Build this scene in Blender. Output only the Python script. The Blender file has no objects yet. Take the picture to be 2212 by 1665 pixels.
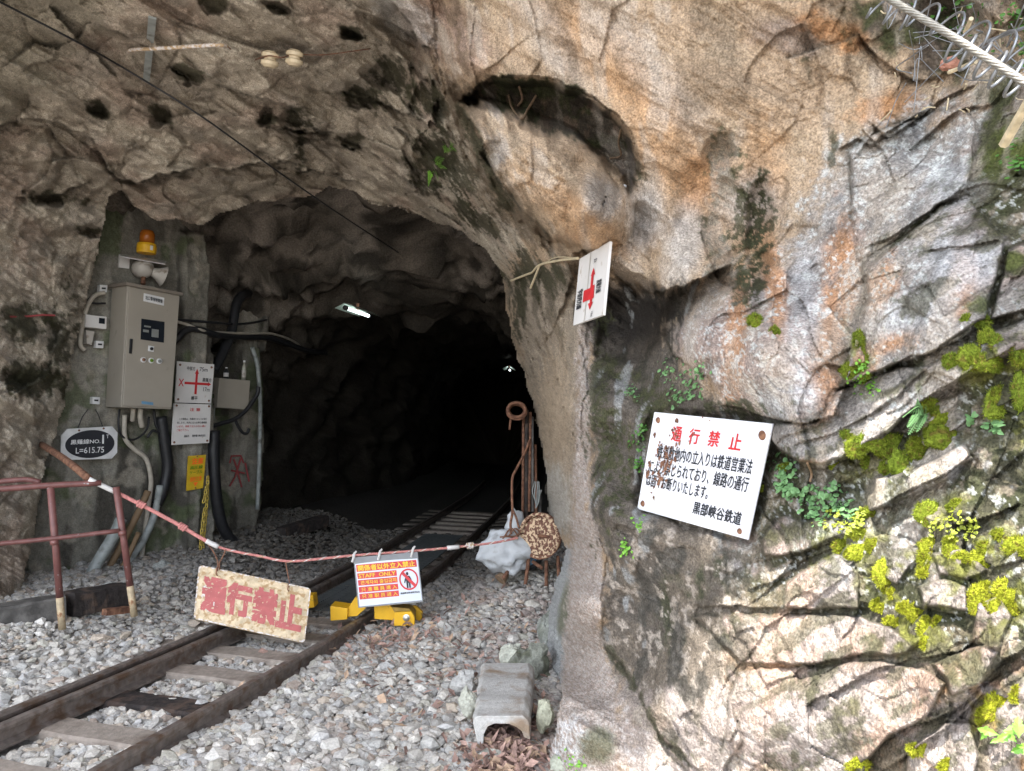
import bpy, bmesh, math, random
import numpy as np
from mathutils import Vector
random.seed(7); RNG = np.random.default_rng(11)
scn = bpy.context.scene
C = scn.collection

# ------------------------------------------------------------------ camera
F_PX, CXP, CYP = 1670.0, 1106.0, 832.5          # focal length and centre, in units of a 2212 x 1665 picture
PITCH, ROLL = math.radians(2.5), math.radians(2.0)
EYE = np.array([0.0, 0.0, 1.5])
fw = np.array([0, math.cos(PITCH), math.sin(PITCH)])
up0 = np.array([0, -math.sin(PITCH), math.cos(PITCH)]); rt0 = np.array([1.0, 0, 0])
RT = math.cos(ROLL) * rt0 + math.sin(ROLL) * up0
UP = math.cos(ROLL) * up0 - math.sin(ROLL) * rt0
cam_d = bpy.data.cameras.new('camera'); cam = bpy.data.objects.new('camera', cam_d); C.objects.link(cam)
cam_d.sensor_fit = 'HORIZONTAL'; cam_d.sensor_width = 36.0; cam_d.lens = 36.0 * F_PX / 2212.0
cam_d.clip_start = 0.05; cam_d.clip_end = 500
from mathutils import Matrix
cam.matrix_world = Matrix(((RT[0], UP[0], -fw[0], EYE[0]), (RT[1], UP[1], -fw[1], EYE[1]), (RT[2], UP[2], -fw[2], EYE[2]), (0, 0, 0, 1)))
scn.camera = cam

# ------------------------------------------------------------------ daylight
SUN_EL, SUN_AZ = math.radians(57), math.radians(212)   # azimuth clockwise from +Y: behind the camera, a little to the left
w = bpy.data.worlds.new('World'); scn.world = w; w.use_nodes = True
nt = w.node_tree; bg = nt.nodes['Background']
sky = nt.nodes.new('ShaderNodeTexSky'); sky.sky_type = 'NISHITA'; sky.sun_disc = False
sky.sun_elevation = SUN_EL; sky.sun_rotation = SUN_AZ
hz = nt.nodes.new('ShaderNodeRGBToBW'); hm = nt.nodes.new('ShaderNodeMix'); hm.data_type = 'RGBA'; hm.inputs[0].default_value = .62   # thin white haze over the blue
nt.links.new(sky.outputs[0], hz.inputs[0]); nt.links.new(sky.outputs[0], hm.inputs[6]); nt.links.new(hz.outputs[0], hm.inputs[7]); nt.links.new(hm.outputs[2], bg.inputs[0]); bg.inputs[1].default_value = 0.15
sd = bpy.data.lights.new('sun', 'SUN'); sd.energy = 2.0; sd.angle = math.radians(0.5); sd.color = (1, .95, .88)
so = bpy.data.objects.new('sun', sd); C.objects.link(so)
S = Vector((math.sin(SUN_AZ) * math.cos(SUN_EL), math.cos(SUN_AZ) * math.cos(SUN_EL), math.sin(SUN_EL)))
S_SUN = S
so.rotation_euler = S.to_track_quat('Z', 'Y').to_euler(); so.location = (0, -4, 12)
scn.view_settings.view_transform = 'Standard'; scn.view_settings.look = 'None'
scn.view_settings.gamma = 1; scn.view_settings.exposure = 2.6
scn.cycles.max_bounces = 8; scn.cycles.diffuse_bounces = 6; scn.cycles.use_denoising = True

# ------------------------------------------------------------------ numbers: rays, noise, masks
def ray(u, v):
    u = np.asarray(u, float); v = np.asarray(v, float)
    return fw + ((u - CXP) / F_PX)[..., None] * RT - ((v - CYP) / F_PX)[..., None] * UP
def P(u, v, z): return EYE + ray(u, v) * np.asarray(z, float)[..., None]
def onplane(u, v, p0, n):
    r = ray(u, v); return EYE + r * (((p0 - EYE) @ n) / (r @ n))[..., None]
def G(u, v, h=0.0): return onplane(np.asarray(u, float), np.asarray(v, float), np.array([0, 0, h]), np.array([0, 0, 1.0]))
GRAD = np.random.default_rng(3).normal(size=(1024, 3)); GRAD /= np.linalg.norm(GRAD, axis=1)[:, None]
def hsh(i): return ((i[..., 0] * 73856093) ^ (i[..., 1] * 19349663) ^ (i[..., 2] * 83492791)) & 1023
def perlin(p):
    i = np.floor(p).astype(np.int64); f = p - i; s = f * f * f * (f * (f * 6 - 15) + 10); r = 0
    for a in (0, 1):
        for b in (0, 1):
            for c in (0, 1):
                o = np.array([a, b, c]); g = GRAD[hsh(i + o)]
                wt = (s[..., 0] if a else 1 - s[..., 0]) * (s[..., 1] if b else 1 - s[..., 1]) * (s[..., 2] if c else 1 - s[..., 2])
                r = r + wt * ((f - o) * g).sum(-1)
    return r * 1.5
def fbm(p, o=4, g=.5):
    r = 0; a = 1
    for k in range(o): r = r + a * perlin(p * (2.03 ** k) + 17.3 * k); a *= g
    return r
def ridged(p, o=3):
    r = 0; a = 1
    for k in range(o): r = r + a * (1 - 2 * np.abs(perlin(p * (2.1 ** k) + 9.1 * k))); a *= .5
    return r
def cells(p):                                    # Voronoi: F1, F2, cell hash, offset from the nearest centre
    i = np.floor(p).astype(np.int64); d1 = np.full(p.shape[0], 9.); d2 = d1.copy(); h1 = np.zeros(p.shape[0], np.int64); of = np.zeros_like(p)
    for a in (-1, 0, 1):
        for b in (-1, 0, 1):
            for c in (-1, 0, 1):
                q = i + np.array([a, b, c]); h = hsh(q); cc = q + .5 + .45 * GRAD[h]; dv = p - cc; d = np.sqrt((dv * dv).sum(1))
                n1 = d < d1; d2 = np.where(n1, d1, np.minimum(d2, d)); of[n1] = dv[n1]; h1 = np.where(n1, h, h1); d1 = np.where(n1, d, d1)
    return d1, d2, h1, of
def facets(p, tilt=1.0):
    d1, d2, h, of = cells(p); return (of * GRAD[(h * 7 + 3) & 1023]).sum(1) * tilt + (GRAD[(h * 13 + 5) & 1023][:, 0]) * .35, d2 - d1
def sst(a, b, x): t = np.clip((x - a) / (b - a), 0, 1); return t * t * (3 - 2 * t)
def segdist(u, v, pts):                          # unsigned distance and side sign (+ = left of travel, i.e. above for left-to-right)
    d = np.full(u.shape, 1e9); sg = np.ones(u.shape); tt = np.zeros(u.shape); n = len(pts) - 1
    for k in range(n):
        (x0, y0), (x1, y1) = pts[k], pts[k + 1]; dx, dy = x1 - x0, y1 - y0; L = dx * dx + dy * dy
        t = np.clip(((u - x0) * dx + (v - y0) * dy) / L, 0, 1); e = np.hypot(u - x0 - t * dx, v - y0 - t * dy)
        m = e < d; d = np.where(m, e, d); sg = np.where(m, np.where((u - x0) * dy - (v - y0) * dx > 0, 1, -1), sg); tt = np.where(m, (k + t) / n, tt)
    return d, sg, tt
def inpoly(u, v, pts):
    r = np.zeros(u.shape, bool); n = len(pts)
    for k in range(n):
        x0, y0 = pts[k]; x1, y1 = pts[(k + 1) % n]
        if y0 == y1: continue
        c = ((y0 > v) != (y1 > v)) & (u < (x1 - x0) * (v - y0) / (y1 - y0) + x0); r ^= c
    return r
def sdpoly(u, v, pts): d, _, _ = segdist(u, v, list(pts) + [pts[0]]); return np.where(inpoly(u, v, pts), d, -d)   # + inside

# ------------------------------------------------------------------ mesh building
class MB:
    def __init__(s): s.v = []; s.f = []; s.n = 0; s.cuts = []
    def cut(s): s.cuts.append((len(s.v), len(s.f)))           # from here on a separate piece
    def add(s, v, f):
        v = [tuple(map(float, q)) for q in v]; s.v += v; s.f += [tuple(i + s.n for i in q) for q in f]; s.n += len(v); return s
    def quad3(s, a, b, c, d): return s.add([a, b, c, d], [(0, 1, 2, 3)])
    def slab(s, q, n, t):                       # q: 4+ corners of the front, n: outward normal, t: thickness going back
        q = [np.asarray(x, float) for x in q]; k = len(q); b = [x - n * t for x in q]
        return s.add(q + b, [tuple(range(k))[::-1], tuple(range(k, 2 * k))] + [(i, (i + 1) % k, k + (i + 1) % k, k + i) for i in range(k)])
    def box(s, c, sx, sy, sz, ax=None):
        ax = np.eye(3) if ax is None else np.asarray(ax); c = np.asarray(c, float)
        v = [c + ax[0] * sx * a / 2 + ax[1] * sy * b / 2 + ax[2] * sz * e / 2 for e in (-1, 1) for b in (-1, 1) for a in (-1, 1)]
        return s.add(v, [(0, 2, 3, 1), (4, 5, 7, 6), (0, 1, 5, 4), (2, 6, 7, 3), (0, 4, 6, 2), (1, 3, 7, 5)])
    def tube(s, pts, r, k=8, cap=True):
        pts = np.asarray(pts, float); n = len(pts); r = np.broadcast_to(np.asarray(r, float), (n,))
        t = np.gradient(pts, axis=0); t /= np.linalg.norm(t, axis=1)[:, None] + 1e-9
        a = np.cross(t[0], [0.13, 0.2, 1.0]);
        if np.linalg.norm(a) < .05: a = np.cross(t[0], [1, 0, 0])
        vs = []
        for i in range(n):
            a = a - t[i] * (a @ t[i]); a /= np.linalg.norm(a); b = np.cross(t[i], a)
            for j in range(k): th = 2 * math.pi * j / k; vs.append(pts[i] + r[i] * (a * math.cos(th) + b * math.sin(th)))
        fs = [(i * k + j, i * k + (j + 1) % k, (i + 1) * k + (j + 1) % k, (i + 1) * k + j) for i in range(n - 1) for j in range(k)]
        if cap: fs += [tuple(range(k))[::-1], tuple((n - 1) * k + j for j in range(k))]
        return s.add(vs, fs)
    def lathe(s, c, ax, prof, k=24):            # prof: (radius, along axis)
        ax = np.asarray(ax, float); ax = ax / np.linalg.norm(ax); a = np.cross(ax, [0.1, 0.3, 1]); a /= np.linalg.norm(a); b = np.cross(ax, a)
        vs = [np.asarray(c) + ax * h + r * (a * math.cos(2 * math.pi * j / k) + b * math.sin(2 * math.pi * j / k)) for r, h in prof for j in range(k)]
        n = len(prof); fs = [(i * k + j, i * k + (j + 1) % k, (i + 1) * k + (j + 1) % k, (i + 1) * k + j) for i in range(n - 1) for j in range(k)]
        fs += [tuple(range(k))[::-1], tuple((n - 1) * k + j for j in range(k))]
        return s.add(vs, fs)
def spline(pts, n=8):                            # Catmull-Rom through 3D points
    p = np.asarray(pts, float); p = np.vstack([2 * p[0] - p[1], p, 2 * p[-1] - p[-2]]); out = []
    for i in range(1, len(p) - 2):
        for t in np.linspace(0, 1, n, endpoint=False):
            out.append(.5 * (2 * p[i] + (p[i + 1] - p[i - 1]) * t + (2 * p[i - 1] - 5 * p[i] + 4 * p[i + 1] - p[i + 2]) * t * t + (3 * p[i] - p[i - 1] - 3 * p[i + 1] + p[i + 2]) * t ** 3))
    out.append(p[-2]); return np.array(out)
def bighouse(name, V, Fq, mat, col=None, smooth=False):   # large meshes straight from arrays
    V = np.asarray(V, np.float32); Fq = np.asarray(Fq, np.int32); k = Fq.shape[1]; me = bpy.data.meshes.new(name)
    me.vertices.add(len(V)); me.vertices.foreach_set('co', V.ravel()); me.loops.add(Fq.size); me.loops.foreach_set('vertex_index', Fq.ravel())
    me.polygons.add(len(Fq)); me.polygons.foreach_set('loop_start', np.arange(0, Fq.size, k, dtype=np.int32))
    me.update(calc_edges=True); me.validate()
    if col is not None:
        a = me.color_attributes.new('Col', 'FLOAT_COLOR', 'POINT'); c4 = np.ones((len(V), 4), np.float32); c4[:, :3] = col; a.data.foreach_set('color', c4.ravel())
    me.polygons.foreach_set('use_smooth', np.full(len(Fq), smooth)); me.materials.append(mat)
    o = bpy.data.objects.new(name, me); C.objects.link(o); return o
def tag(o, label=None, cat=None, group=None, kind=None):
    for k, x in (('label', label), ('category', cat), ('group', group), ('kind', kind)):
        if x: o[k] = x
    return o
def thing(name, label, cat, loc, group=None):
    o = bpy.data.objects.new(name, None); C.objects.link(o); o.location = [float(x) for x in loc]; o.empty_display_size = .05
    tag(o, label, cat, group); o['abs'] = [float(x) for x in loc]; return o
def absloc(o): return np.array(o['abs'])
def part(name, mb, mat, parent, label=None, smooth=False, bevel=0):
    if mb.cuts:                                  # several pieces: a part for each
        cs = ([(0, 0)] if mb.cuts[0][0] > 0 else []) + mb.cuts + [(len(mb.v), len(mb.f))]; o = None
        for (v0, f0), (v1, f1) in zip(cs[:-1], cs[1:]):
            if f1 > f0: p = MB(); p.v = mb.v[v0:v1]; p.f = [tuple(i - v0 for i in q) for q in mb.f[f0:f1]]; p.n = v1 - v0; o = part(name, p, mat, parent, label, smooth, bevel)
        return o
    a = absloc(parent); v = np.asarray(mb.v); c = v.mean(0) if len(v) else a
    me = bpy.data.meshes.new(name); me.from_pydata([tuple(q - c) for q in v], [], mb.f); me.update()
    bm = bmesh.new(); bm.from_mesh(me); bmesh.ops.recalc_face_normals(bm, faces=bm.faces); bm.to_mesh(me); bm.free()
    if smooth: me.polygons.foreach_set('use_smooth', np.ones(len(me.polygons), bool))
    me.materials.append(mat); o = bpy.data.objects.new(name, me); C.objects.link(o); o.parent = parent
    o.location = tuple(c - a); o['abs'] = [float(x) for x in c]
    if bevel: m = o.modifiers.new('bevel', 'BEVEL'); m.width = bevel; m.segments = 2; m.limit_method = 'ANGLE'
    if label: o['label'] = label
    return o
def solo(name, mb, mat, label, cat, group=None, smooth=False, bevel=0, kind=None):
    v = np.asarray(mb.v); c = np.array([v[:, 0].mean(), v[:, 1].mean(), v[:, 2].min()])
    me = bpy.data.meshes.new(name); me.from_pydata([tuple(q - c) for q in v], [], mb.f); me.update()
    bm = bmesh.new(); bm.from_mesh(me); bmesh.ops.recalc_face_normals(bm, faces=bm.faces); bm.to_mesh(me); bm.free()
    if smooth: me.polygons.foreach_set('use_smooth', np.ones(len(me.polygons), bool))
    me.materials.append(mat); o = bpy.data.objects.new(name, me); C.objects.link(o); o.location = tuple(c); o['abs'] = [float(x) for x in c]
    if bevel: m = o.modifiers.new('bevel', 'BEVEL'); m.width = bevel; m.segments = 2; m.limit_method = 'ANGLE'
    return tag(o, label, cat, group, kind)

# ------------------------------------------------------------------ materials
def mat(name, col, rough=.7, metal=0., var=.15, vscale=12., col2=None, thr=.5, soft=.08, scale2=9., bump=.0, bscale=60., spec=.4, emit=0, detail=6):
    m = bpy.data.materials.new(name); m.use_nodes = True; n = m.node_tree.nodes; l = m.node_tree.links; b = n['Principled BSDF']
    b.inputs['Roughness'].default_value = rough; b.inputs['Metallic'].default_value = metal; b.inputs['Specular IOR Level'].default_value = spec
    tc = n.new('ShaderNodeTexCoord')
    def noise(sc, d=detail, dist=0.):
        q = n.new('ShaderNodeTexNoise'); q.inputs['Scale'].default_value = sc; q.inputs['Detail'].default_value = d; q.inputs['Distortion'].default_value = dist; l.new(tc.outputs['Object'], q.inputs['Vector']); return q.outputs[0]
    def mix(f, a, c, mode='MIX'):
        q = n.new('ShaderNodeMix'); q.data_type = 'RGBA'; q.blend_type = mode
        if isinstance(f, float): q.inputs[0].default_value = f
        else: l.new(f, q.inputs[0])
        for s, x in ((6, a), (7, c)):
            if isinstance(x, tuple): q.inputs[s].default_value = (*x, 1)
            else: l.new(x, q.inputs[s])
        return q.outputs[2]
    def ramp(f, a, c):
        q = n.new('ShaderNodeMapRange'); q.inputs['From Min'].default_value = a; q.inputs['From Max'].default_value = c; l.new(f, q.inputs[0]); return q.outputs[0]
    if col == 'ATTR':
        a = n.new('ShaderNodeAttribute'); a.attribute_name = 'Col'; base = a.outputs['Color']
    else: base = tuple(col)
    lo, hi = (1 - var,) * 3, (1 + var,) * 3
    if isinstance(base, tuple): out = mix(ramp(noise(vscale), .3, .7), tuple(x * (1 - var) for x in base), tuple(min(1, x * (1 + var)) for x in base))
    else:
        q = n.new('ShaderNodeMix'); q.data_type = 'RGBA'; q.inputs[6].default_value = (*lo, 1); q.inputs[7].default_value = (*hi, 1); l.new(ramp(noise(vscale), .3, .7), q.inputs[0]); out = mix(1.0, base, q.outputs[2], 'MULTIPLY')
    if col2 is not None: out = mix(ramp(noise(scale2, 8, .3), thr - soft, thr + soft), out, tuple(col2))
    l.new(out, b.inputs['Base Color'])
    if bump:
        bp = n.new('ShaderNodeBump'); bp.inputs['Strength'].default_value = bump; bp.inputs['Distance'].default_value = .01; l.new(noise(bscale), bp.inputs['Height']); l.new(bp.outputs[0], b.inputs['Normal'])
    if emit: l.new(out, b.inputs['Emission Color']); b.inputs['Emission Strength'].default_value = emit
    return m
def rock_mat(name, grain=.35, gscale=170., bump=.5, speck=0.):
    m = mat(name, 'ATTR', .9, 0, grain, gscale, bump=0, spec=.2, detail=3); n = m.node_tree.nodes; l = m.node_tree.links; b = n['Principled BSDF']; tc = [x for x in n if x.type == 'TEX_COORD'][0]
    h = None
    for sc, st, ds in ((22., .5, .03), (75., .6, .012), (260., .6, .005)):
        q = n.new('ShaderNodeTexNoise'); q.inputs['Scale'].default_value = sc; q.inputs['Detail'].default_value = 5; l.new(tc.outputs['Object'], q.inputs['Vector'])
        bp = n.new('ShaderNodeBump'); bp.inputs['Strength'].default_value = st * bump * 2; bp.inputs['Distance'].default_value = ds; l.new(q.outputs[0], bp.inputs['Height'])
        if h: l.new(h.outputs[0], bp.inputs['Normal'])
        h = bp
    l.new(h.outputs[0], b.inputs['Normal']); return m
M = dict(
    rock=rock_mat('rock', .4, 130., .6), tunnel_rock=rock_mat('tunnel_rock', .3, 60.), stone=mat('ballast_stone', 'ATTR', .85, 0, .22, 90., bump=.3, bscale=150., spec=.25),
    soil=mat('gravel_dust', 'ATTR', .95, 0, .4, 40., bump=.6, bscale=90.), conc=rock_mat('concrete', .22, 90., .35),
    steel=mat('rail_steel', (.19, .16, .142), .5, .35, .35, 25., (.12, .075, .05), .58, .1, 14., .2, 90.), wood=mat('sleeper_wood', (.30, .255, .215), .9, 0, .2, 30., (.16, .125, .1), .64, .08, 6., .4, 80.),
    beam=mat('weathered_timber', (.07, .065, .06), .9, 0, .4, 18., (.14, .13, .12), .55, .1, 10., .5, 60.), darkbeam=mat('dark_timber', (.03, .024, .022), .85, 0, .5, 25., (.09, .06, .045), .6, .08, 12., .5, 60.),
    redpaint=mat('dull_red_paint', (.15, .062, .055), .45, 0, .25, 20., (.32, .3, .29), .665, .02, 26., .15, 70.), cream=mat('bare_post_foot', (.43, .34, .22), .7, 0, .3, 22., (.24, .12, .06), .56, .06, 20., .3, 70.),
    boxpaint=mat('beige_box_paint', (.30, .27, .225), .5, 0, .05, 5., (.2, .18, .15), .72, .06, 9.), boxdark=mat('box_lip', (.2, .17, .14), .5), black=mat('black_rubber', (.016, .016, .018), .5, 0, .3, 30.), glassdark=mat('dark_window', (.012, .016, .022), .12, 0, .1),
    meter=mat('grey_meter', (.2, .21, .2), .4), white=mat('white_plate', (.6, .58, .56), .45, 0, .06, 6., (.34, .27, .2), .7, .04, 12.), sign=mat('weathered_white_sign', (.68, .69, .74), .4, 0, .04, 5., (.5, .46, .42), .68, .03, 28.),
    plate=mat('plate_border', (.62, .62, .62), .5), redink=mat('red_lettering', (.5, .025, .03), .5, 0, .12, 20.), blackink=mat('black_lettering', (.02, .022, .028), .5), whiteink=mat('white_lettering', (.7, .7, .7), .5),
    rustboard=mat('rust_stained_board', (.60, .48, .32), .7, 0, .25, 26., (.40, .26, .13), .55, .06, 34., .25, 60.), wornred=mat('worn_red_lettering', (.44, .12, .115), .6, 0, .15, 20., (.55, .43, .3), .64, .03, 60.), palepaint=mat('flaking_white_paint', (.66, .62, .6), .6, 0, .1, 20., (.46, .33, .2), .5, .06, 50.),
    rust=mat('rust', (.14, .065, .04), .85, 0, .45, 40., (.24, .12, .07), .55, .1, 30., .5, 120.), rustlamp=mat('flaking_cream_over_rust', (.13, .055, .035), .75, 0, .4, 40., (.58, .43, .28), .52, .04, 48., .3, 80.),
    yellow=mat('yellow_paint', (.72, .40, .015), .45, 0, .06, 15., (.3, .17, .04), .68, .05, 22., .08, 60.), yellowtop=mat('dirty_yellow_paint', (.3, .19, .04), .6, 0, .3, 30.), bolt=mat('zinc_bolt', (.5, .49, .45), .35, .9), galv=mat('galvanised_wire', (.24, .25, .265), .45, .7, .2, 60.), rope_steel=mat('steel_rope', (.29, .27, .235), .45, .6, .25, 90.),
    grate=mat('steel_grating', (.12, .13, .13), .5, .6, .2, 30.), sack=mat('white_plastic_sack', (.5, .52, .54), .6, 0, .1, 10., (.36, .36, .36), .64, .05, 14., .5, 25.), blue=mat('blue_plastic', (.12, .25, .38), .4), amber=mat('amber_lens', (.34, .10, .012), .2, 0, .1), hornwhite=mat('dusty_white_horn', (.42, .39, .35), .5, 0, .1, 12., (.2, .16, .12), .62, .08, 18.),
    orange=mat('orange_lettering', (.85, .16, .02), .5), green=mat('green_lettering', (.11, .22, .01), .5), signyellow=mat('yellow_sign', (.55, .36, .02), .5), staffred=mat('staff_red', (.6, .03, .035), .4), staffyellow=mat('staff_yellow', (.85, .6, .02), .4), paper=mat('white_paper', (.66, .7, .78), .35, 0, .03), film=mat('clear_film_edge', (.2, .2, .2), .2),
    chain=mat('yellow_chain', (.45, .33, .06), .55, 0, .2, 60.), ropered=mat('red_rope', (.52, .21, .19), .8, 0, .25, 60.), cable=mat('cream_cable', (.4, .36, .3), .6, 0, .15, 20.), greycable=mat('grey_pipe', (.27, .29, .28), .55, 0, .25, 14., (.12, .12, .11), .62, .08, 12.), brownpipe=mat('brown_pipe', (.17, .11, .06), .7), ins=mat('glazed_insulator', (.62, .52, .36), .25, 0, .15, 30., (.2, .1, .05), .66, .03, 40.),
    glassbottle=mat('clear_bottle', (.35, .34, .28), .1), tube=mat('lamp_tube', (.8, .95, 1.), .3, emit=1.1), reflector=mat('lamp_reflector', (.34, .40, .34), .35, emit=0), moss=mat('cushion_moss', 'ATTR', .95, 0, .35, 140., bump=.8, bscale=200., spec=.05), leaf=mat('green_leaf', (.06, .17, .025), .5, 0, .3, 40.), leafbright=mat('bright_green_leaf', (.16, .36, .045), .45, 0, .2, 30.), leafyellow=mat('yellow_green_leaf', (.26, .3, .035), .5, 0, .3, 40.), leafpale=mat('pale_green_leaf', (.13, .26, .10), .5, 0, .25, 40.), litter=mat('dead_leaf', 'ATTR', .85, 0, .3, 50.), twig=mat('root_bark', (.24, .16, .1), .85, 0, .3, 60.), paletwig=mat('bleached_stick', (.5, .42, .28), .75, 0, .25, 50.), bark=mat('bark', (.11, .08, .06), .9, 0, .4, 20., bump=.6, bscale=40.), redmark=mat('red_wall_paint', (.3, .06, .06), .8), gut=mat('gutter_concrete', (.46, .45, .43), .9, 0, .16, 60., (.27, .2, .14), .6, .1, 7., .5, 140.), pink=mat('terracotta_scrap', (.36, .17, .12), .7))

# ------------------------------------------------------------------ the cliff: one rock skin with its own depth everywhere
CP = [(-300,1300,4.6),(-300,900,4.7),(-300,400,4.5),(-300,0,3.5),(-700,400,4.0),(-700,1200,4.0),(0,1250,5.4),(0,1000,5.55),(0,700,5.55),(0,420,5.4),(70,1200,5.9),(100,1000,6.0),(150,800,6.15),(215,500,6.2),
 (0,0,4.0),(0,200,4.7),(300,0,4.2),(300,200,5.0),(300,380,5.8),(600,0,4.2),(600,200,5.0),(600,340,5.9),(440,470,6.5),(690,410,6.5),(800,440,6.35),(800,200,5.1),(1000,500,5.9),(950,350,5.1),(900,0,4.0),(880,130,4.6),
 (1090,60,3.55),(1000,140,3.8),(1100,250,3.75),(1250,150,3.35),(1400,80,3.05),(1400,250,3.15),(1180,380,3.7),(1290,430,3.65),(1230,530,3.85),(1060,380,4.3),(1120,520,4.6),(1450,450,3.2),(1440,600,3.3),(1340,560,3.55),(1560,520,3.15),
 (1360,690,3.85),(1300,800,3.8),(1085,620,6.0),(1130,700,5.4),(1105,740,6.3),(1150,880,6.35),(1170,980,6.2),(1190,1090,6.0),(1205,900,4.7),(1215,1050,4.6),(1215,760,4.5),(1255,900,3.75),(1255,1120,3.65),(1240,1300,3.5),(1215,1500,3.4),(1190,1640,3.33),(1215,1200,5.3),(1190,1290,5.2),(1178,1400,4.75),(1208,1440,4.5),
 (1330,950,3.6),(1380,1050,3.3),(1350,1300,3.3),(1310,1500,3.25),(1400,860,3.4),(1500,690,2.95),(1490,770,2.95),(1600,600,2.85),(1620,800,2.55),(1740,880,2.4),(1750,700,2.5),(1850,560,2.5),(1840,760,2.4),(2000,620,2.2),(2120,690,2.05),(2050,470,2.3),(2150,300,2.35),(2000,300,2.6),(1750,350,2.85),(1600,250,2.95),(1600,0,2.85),(1850,60,2.75),(2000,130,2.6),(2160,90,2.4),(2212,500,2.1),
 (1670,960,2.62),(1760,970,2.42),(1900,880,2.28),(2040,790,2.1),(2190,700,1.98),(1560,900,2.85),(1420,900,3.15),(1413,1000,3.12),(1376,1110,3.12),(1660,1165,2.62),(1540,1030,2.9),(1700,1080,2.55),(1850,1060,2.3),(2000,1000,2.12),(2212,900,1.92),(1700,1300,2.45),(1990,1250,2.05),(2211,1150,1.82),(1520,1290,2.78),(1430,1250,3.0),(1450,1500,2.8),(1700,1640,2.35),(2000,1640,1.92),(2211,1640,1.72),(2211,1400,1.74),(1360,1640,3.0),(1850,1450,2.15),
 (1200,-300,2.9),(500,-300,3.3),(-300,-300,3.0),(1900,-300,2.5),(2600,-300,1.9),(-700,-900,2.4),(500,-900,2.5),(1500,-900,2.2),(2600,-900,1.6),(3200,-900,1.4),(3200,0,1.45),(3200,800,1.35),(3200,1700,1.3),(2700,400,1.7),(2700,1200,1.5),(1500,2300,2.7),(2200,2300,1.8),(3200,3200,1.3),(1300,3200,3.0),(-700,3200,4.0),(2200,3200,1.8),(200,2200,5.0)]
CPa = np.array(CP, float)
def tps_fit(c, lam=.6):
    X = c[:, :2] / 1000; n = len(X); d2 = ((X[:, None] - X[None]) ** 2).sum(-1); K = .5 * d2 * np.log(d2 + 1e-12) + np.eye(n) * lam * 1e-3
    Pm = np.c_[np.ones(n), X]; A = np.block([[K, Pm], [Pm.T, np.zeros((3, 3))]]); return np.linalg.solve(A, np.r_[np.log(c[:, 2]), 0, 0, 0])
TW = tps_fit(CPa)
def tps(u, v):
    x, y = u / 1000, v / 1000; r = TW[-3] + TW[-2] * x + TW[-1] * y
    for k in range(len(CPa)):
        d2 = (x - CPa[k, 0] / 1000) ** 2 + (y - CPa[k, 1] / 1000) ** 2; r = r + TW[k] * .5 * d2 * np.log(d2 + 1e-12)
    return np.exp(r)
ua = np.r_[np.arange(-700, 0, 18), np.arange(0, 2215, 3.0), np.arange(2222, 3200, 18)]
va = np.r_[np.arange(-900, 0, 18), np.arange(0, 1668, 3.0), np.arange(1674, 3200, 24)]
NU, NV = len(ua), len(va); UU, VV = [a.ravel() for a in np.meshgrid(ua, va)]
OPEN = [(-900,1335),(-100,1325),(40,1310),(75,1150),(100,1000),(135,900),(160,760),(195,620),(222,500),(235,425),(262,412),(285,440),(300,455),(332,475),(392,478),(439,488),(488,459),(545,439),(620,431),(681,425),(714,405),(760,412),(800,440),(870,455),(940,480),(1010,510),(1060,550),(1085,600),(1090,660),(1105,740),(1135,820),(1150,870),(1157,910),(1170,960),(1180,1040),(1182,1103),(1203,1145),(1222,1185),(1205,1240),(1190,1290),(1172,1370),(1180,1430),(1205,1455),(1212,1480),(1208,1530),(1198,1575),(1183,1645),(1180,1700),(1170,1900),(1150,3300),(-900,3300)]
Z0 = tps(UU, VV); P0 = P(UU, VV, Z0)
wu = UU + 16 * fbm(P0 * 3.1, 3) + 6 * perlin(P0 * 14); wv = VV + 16 * fbm(P0 * 3.1 + 31.7, 3) + 6 * perlin(P0 * 14 + 5)
DZ = np.zeros_like(Z0)                          # positive = further back
LN = fbm(P0 * 2.7 + 71, 2)
LED = []                                         # (polyline, side that stands proud (+1 above), step, width proud, width recess)
def ledge(pts, side, A, wp=60, wr=45, jig=1.):
    global DZ
    if np.mean([p[0] for p in pts]) > 1560: A *= .7; wp *= 2.4; wr *= .6
    d, s, t = segdist(UU + (wu - UU) * jig * .8, VV + (wv - VV) * jig * .8, pts); s = s * side; e = sst(0, .12, t) * sst(1, .88, t) * np.clip(.9 + .6 * LN, .5, 1.25)
    DZ = DZ + e * np.where(s > 0, -A * .45 * np.exp(-d / wp), A * .55 * np.exp(-d / wr)); LED.append((d, s, e, A))
def blob(x, y, rx, ry, ang, A, p=1.):            # A negative = bulge toward the track
    global DZ
    c, s_ = math.cos(math.radians(ang)), math.sin(math.radians(ang)); a = ((wu - x) * c + (wv - y) * s_) / rx; b = (-(wu - x) * s_ + (wv - y) * c) / ry
    DZ = DZ + A * np.maximum(0, 1 - a * a - b * b) ** p
def hollow(pts, A, soft=22):
    global DZ
    d = sdpoly(wu, wv, pts); DZ = DZ + A * sst(-4, soft, d)
HOL = [(1009,199),(1052,169),(1115,166),(1198,179),(1251,203),(1311,239),(1354,282),(1378,335),(1381,372),(1364,415),(1351,428),(1352,382),(1331,362),(1298,335),(1264,312),(1231,292),(1198,299),(1158,282),(1115,256),(1065,239),(1022,229),(1002,216)]
hollow(HOL, .33, 16)
ledge([(1000,205),(1015,195),(1060,162),(1120,158),(1200,172),(1260,198),(1320,236),(1362,282),(1386,340),(1386,390)], 1, .16, 90, 20)
ledge([(1002,228),(1032,282),(1062,349),(1082,392),(1115,438),(1180,500),(1240,548)], 1, .6, 90, 60)     # left edge of the hanging boulder
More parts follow.
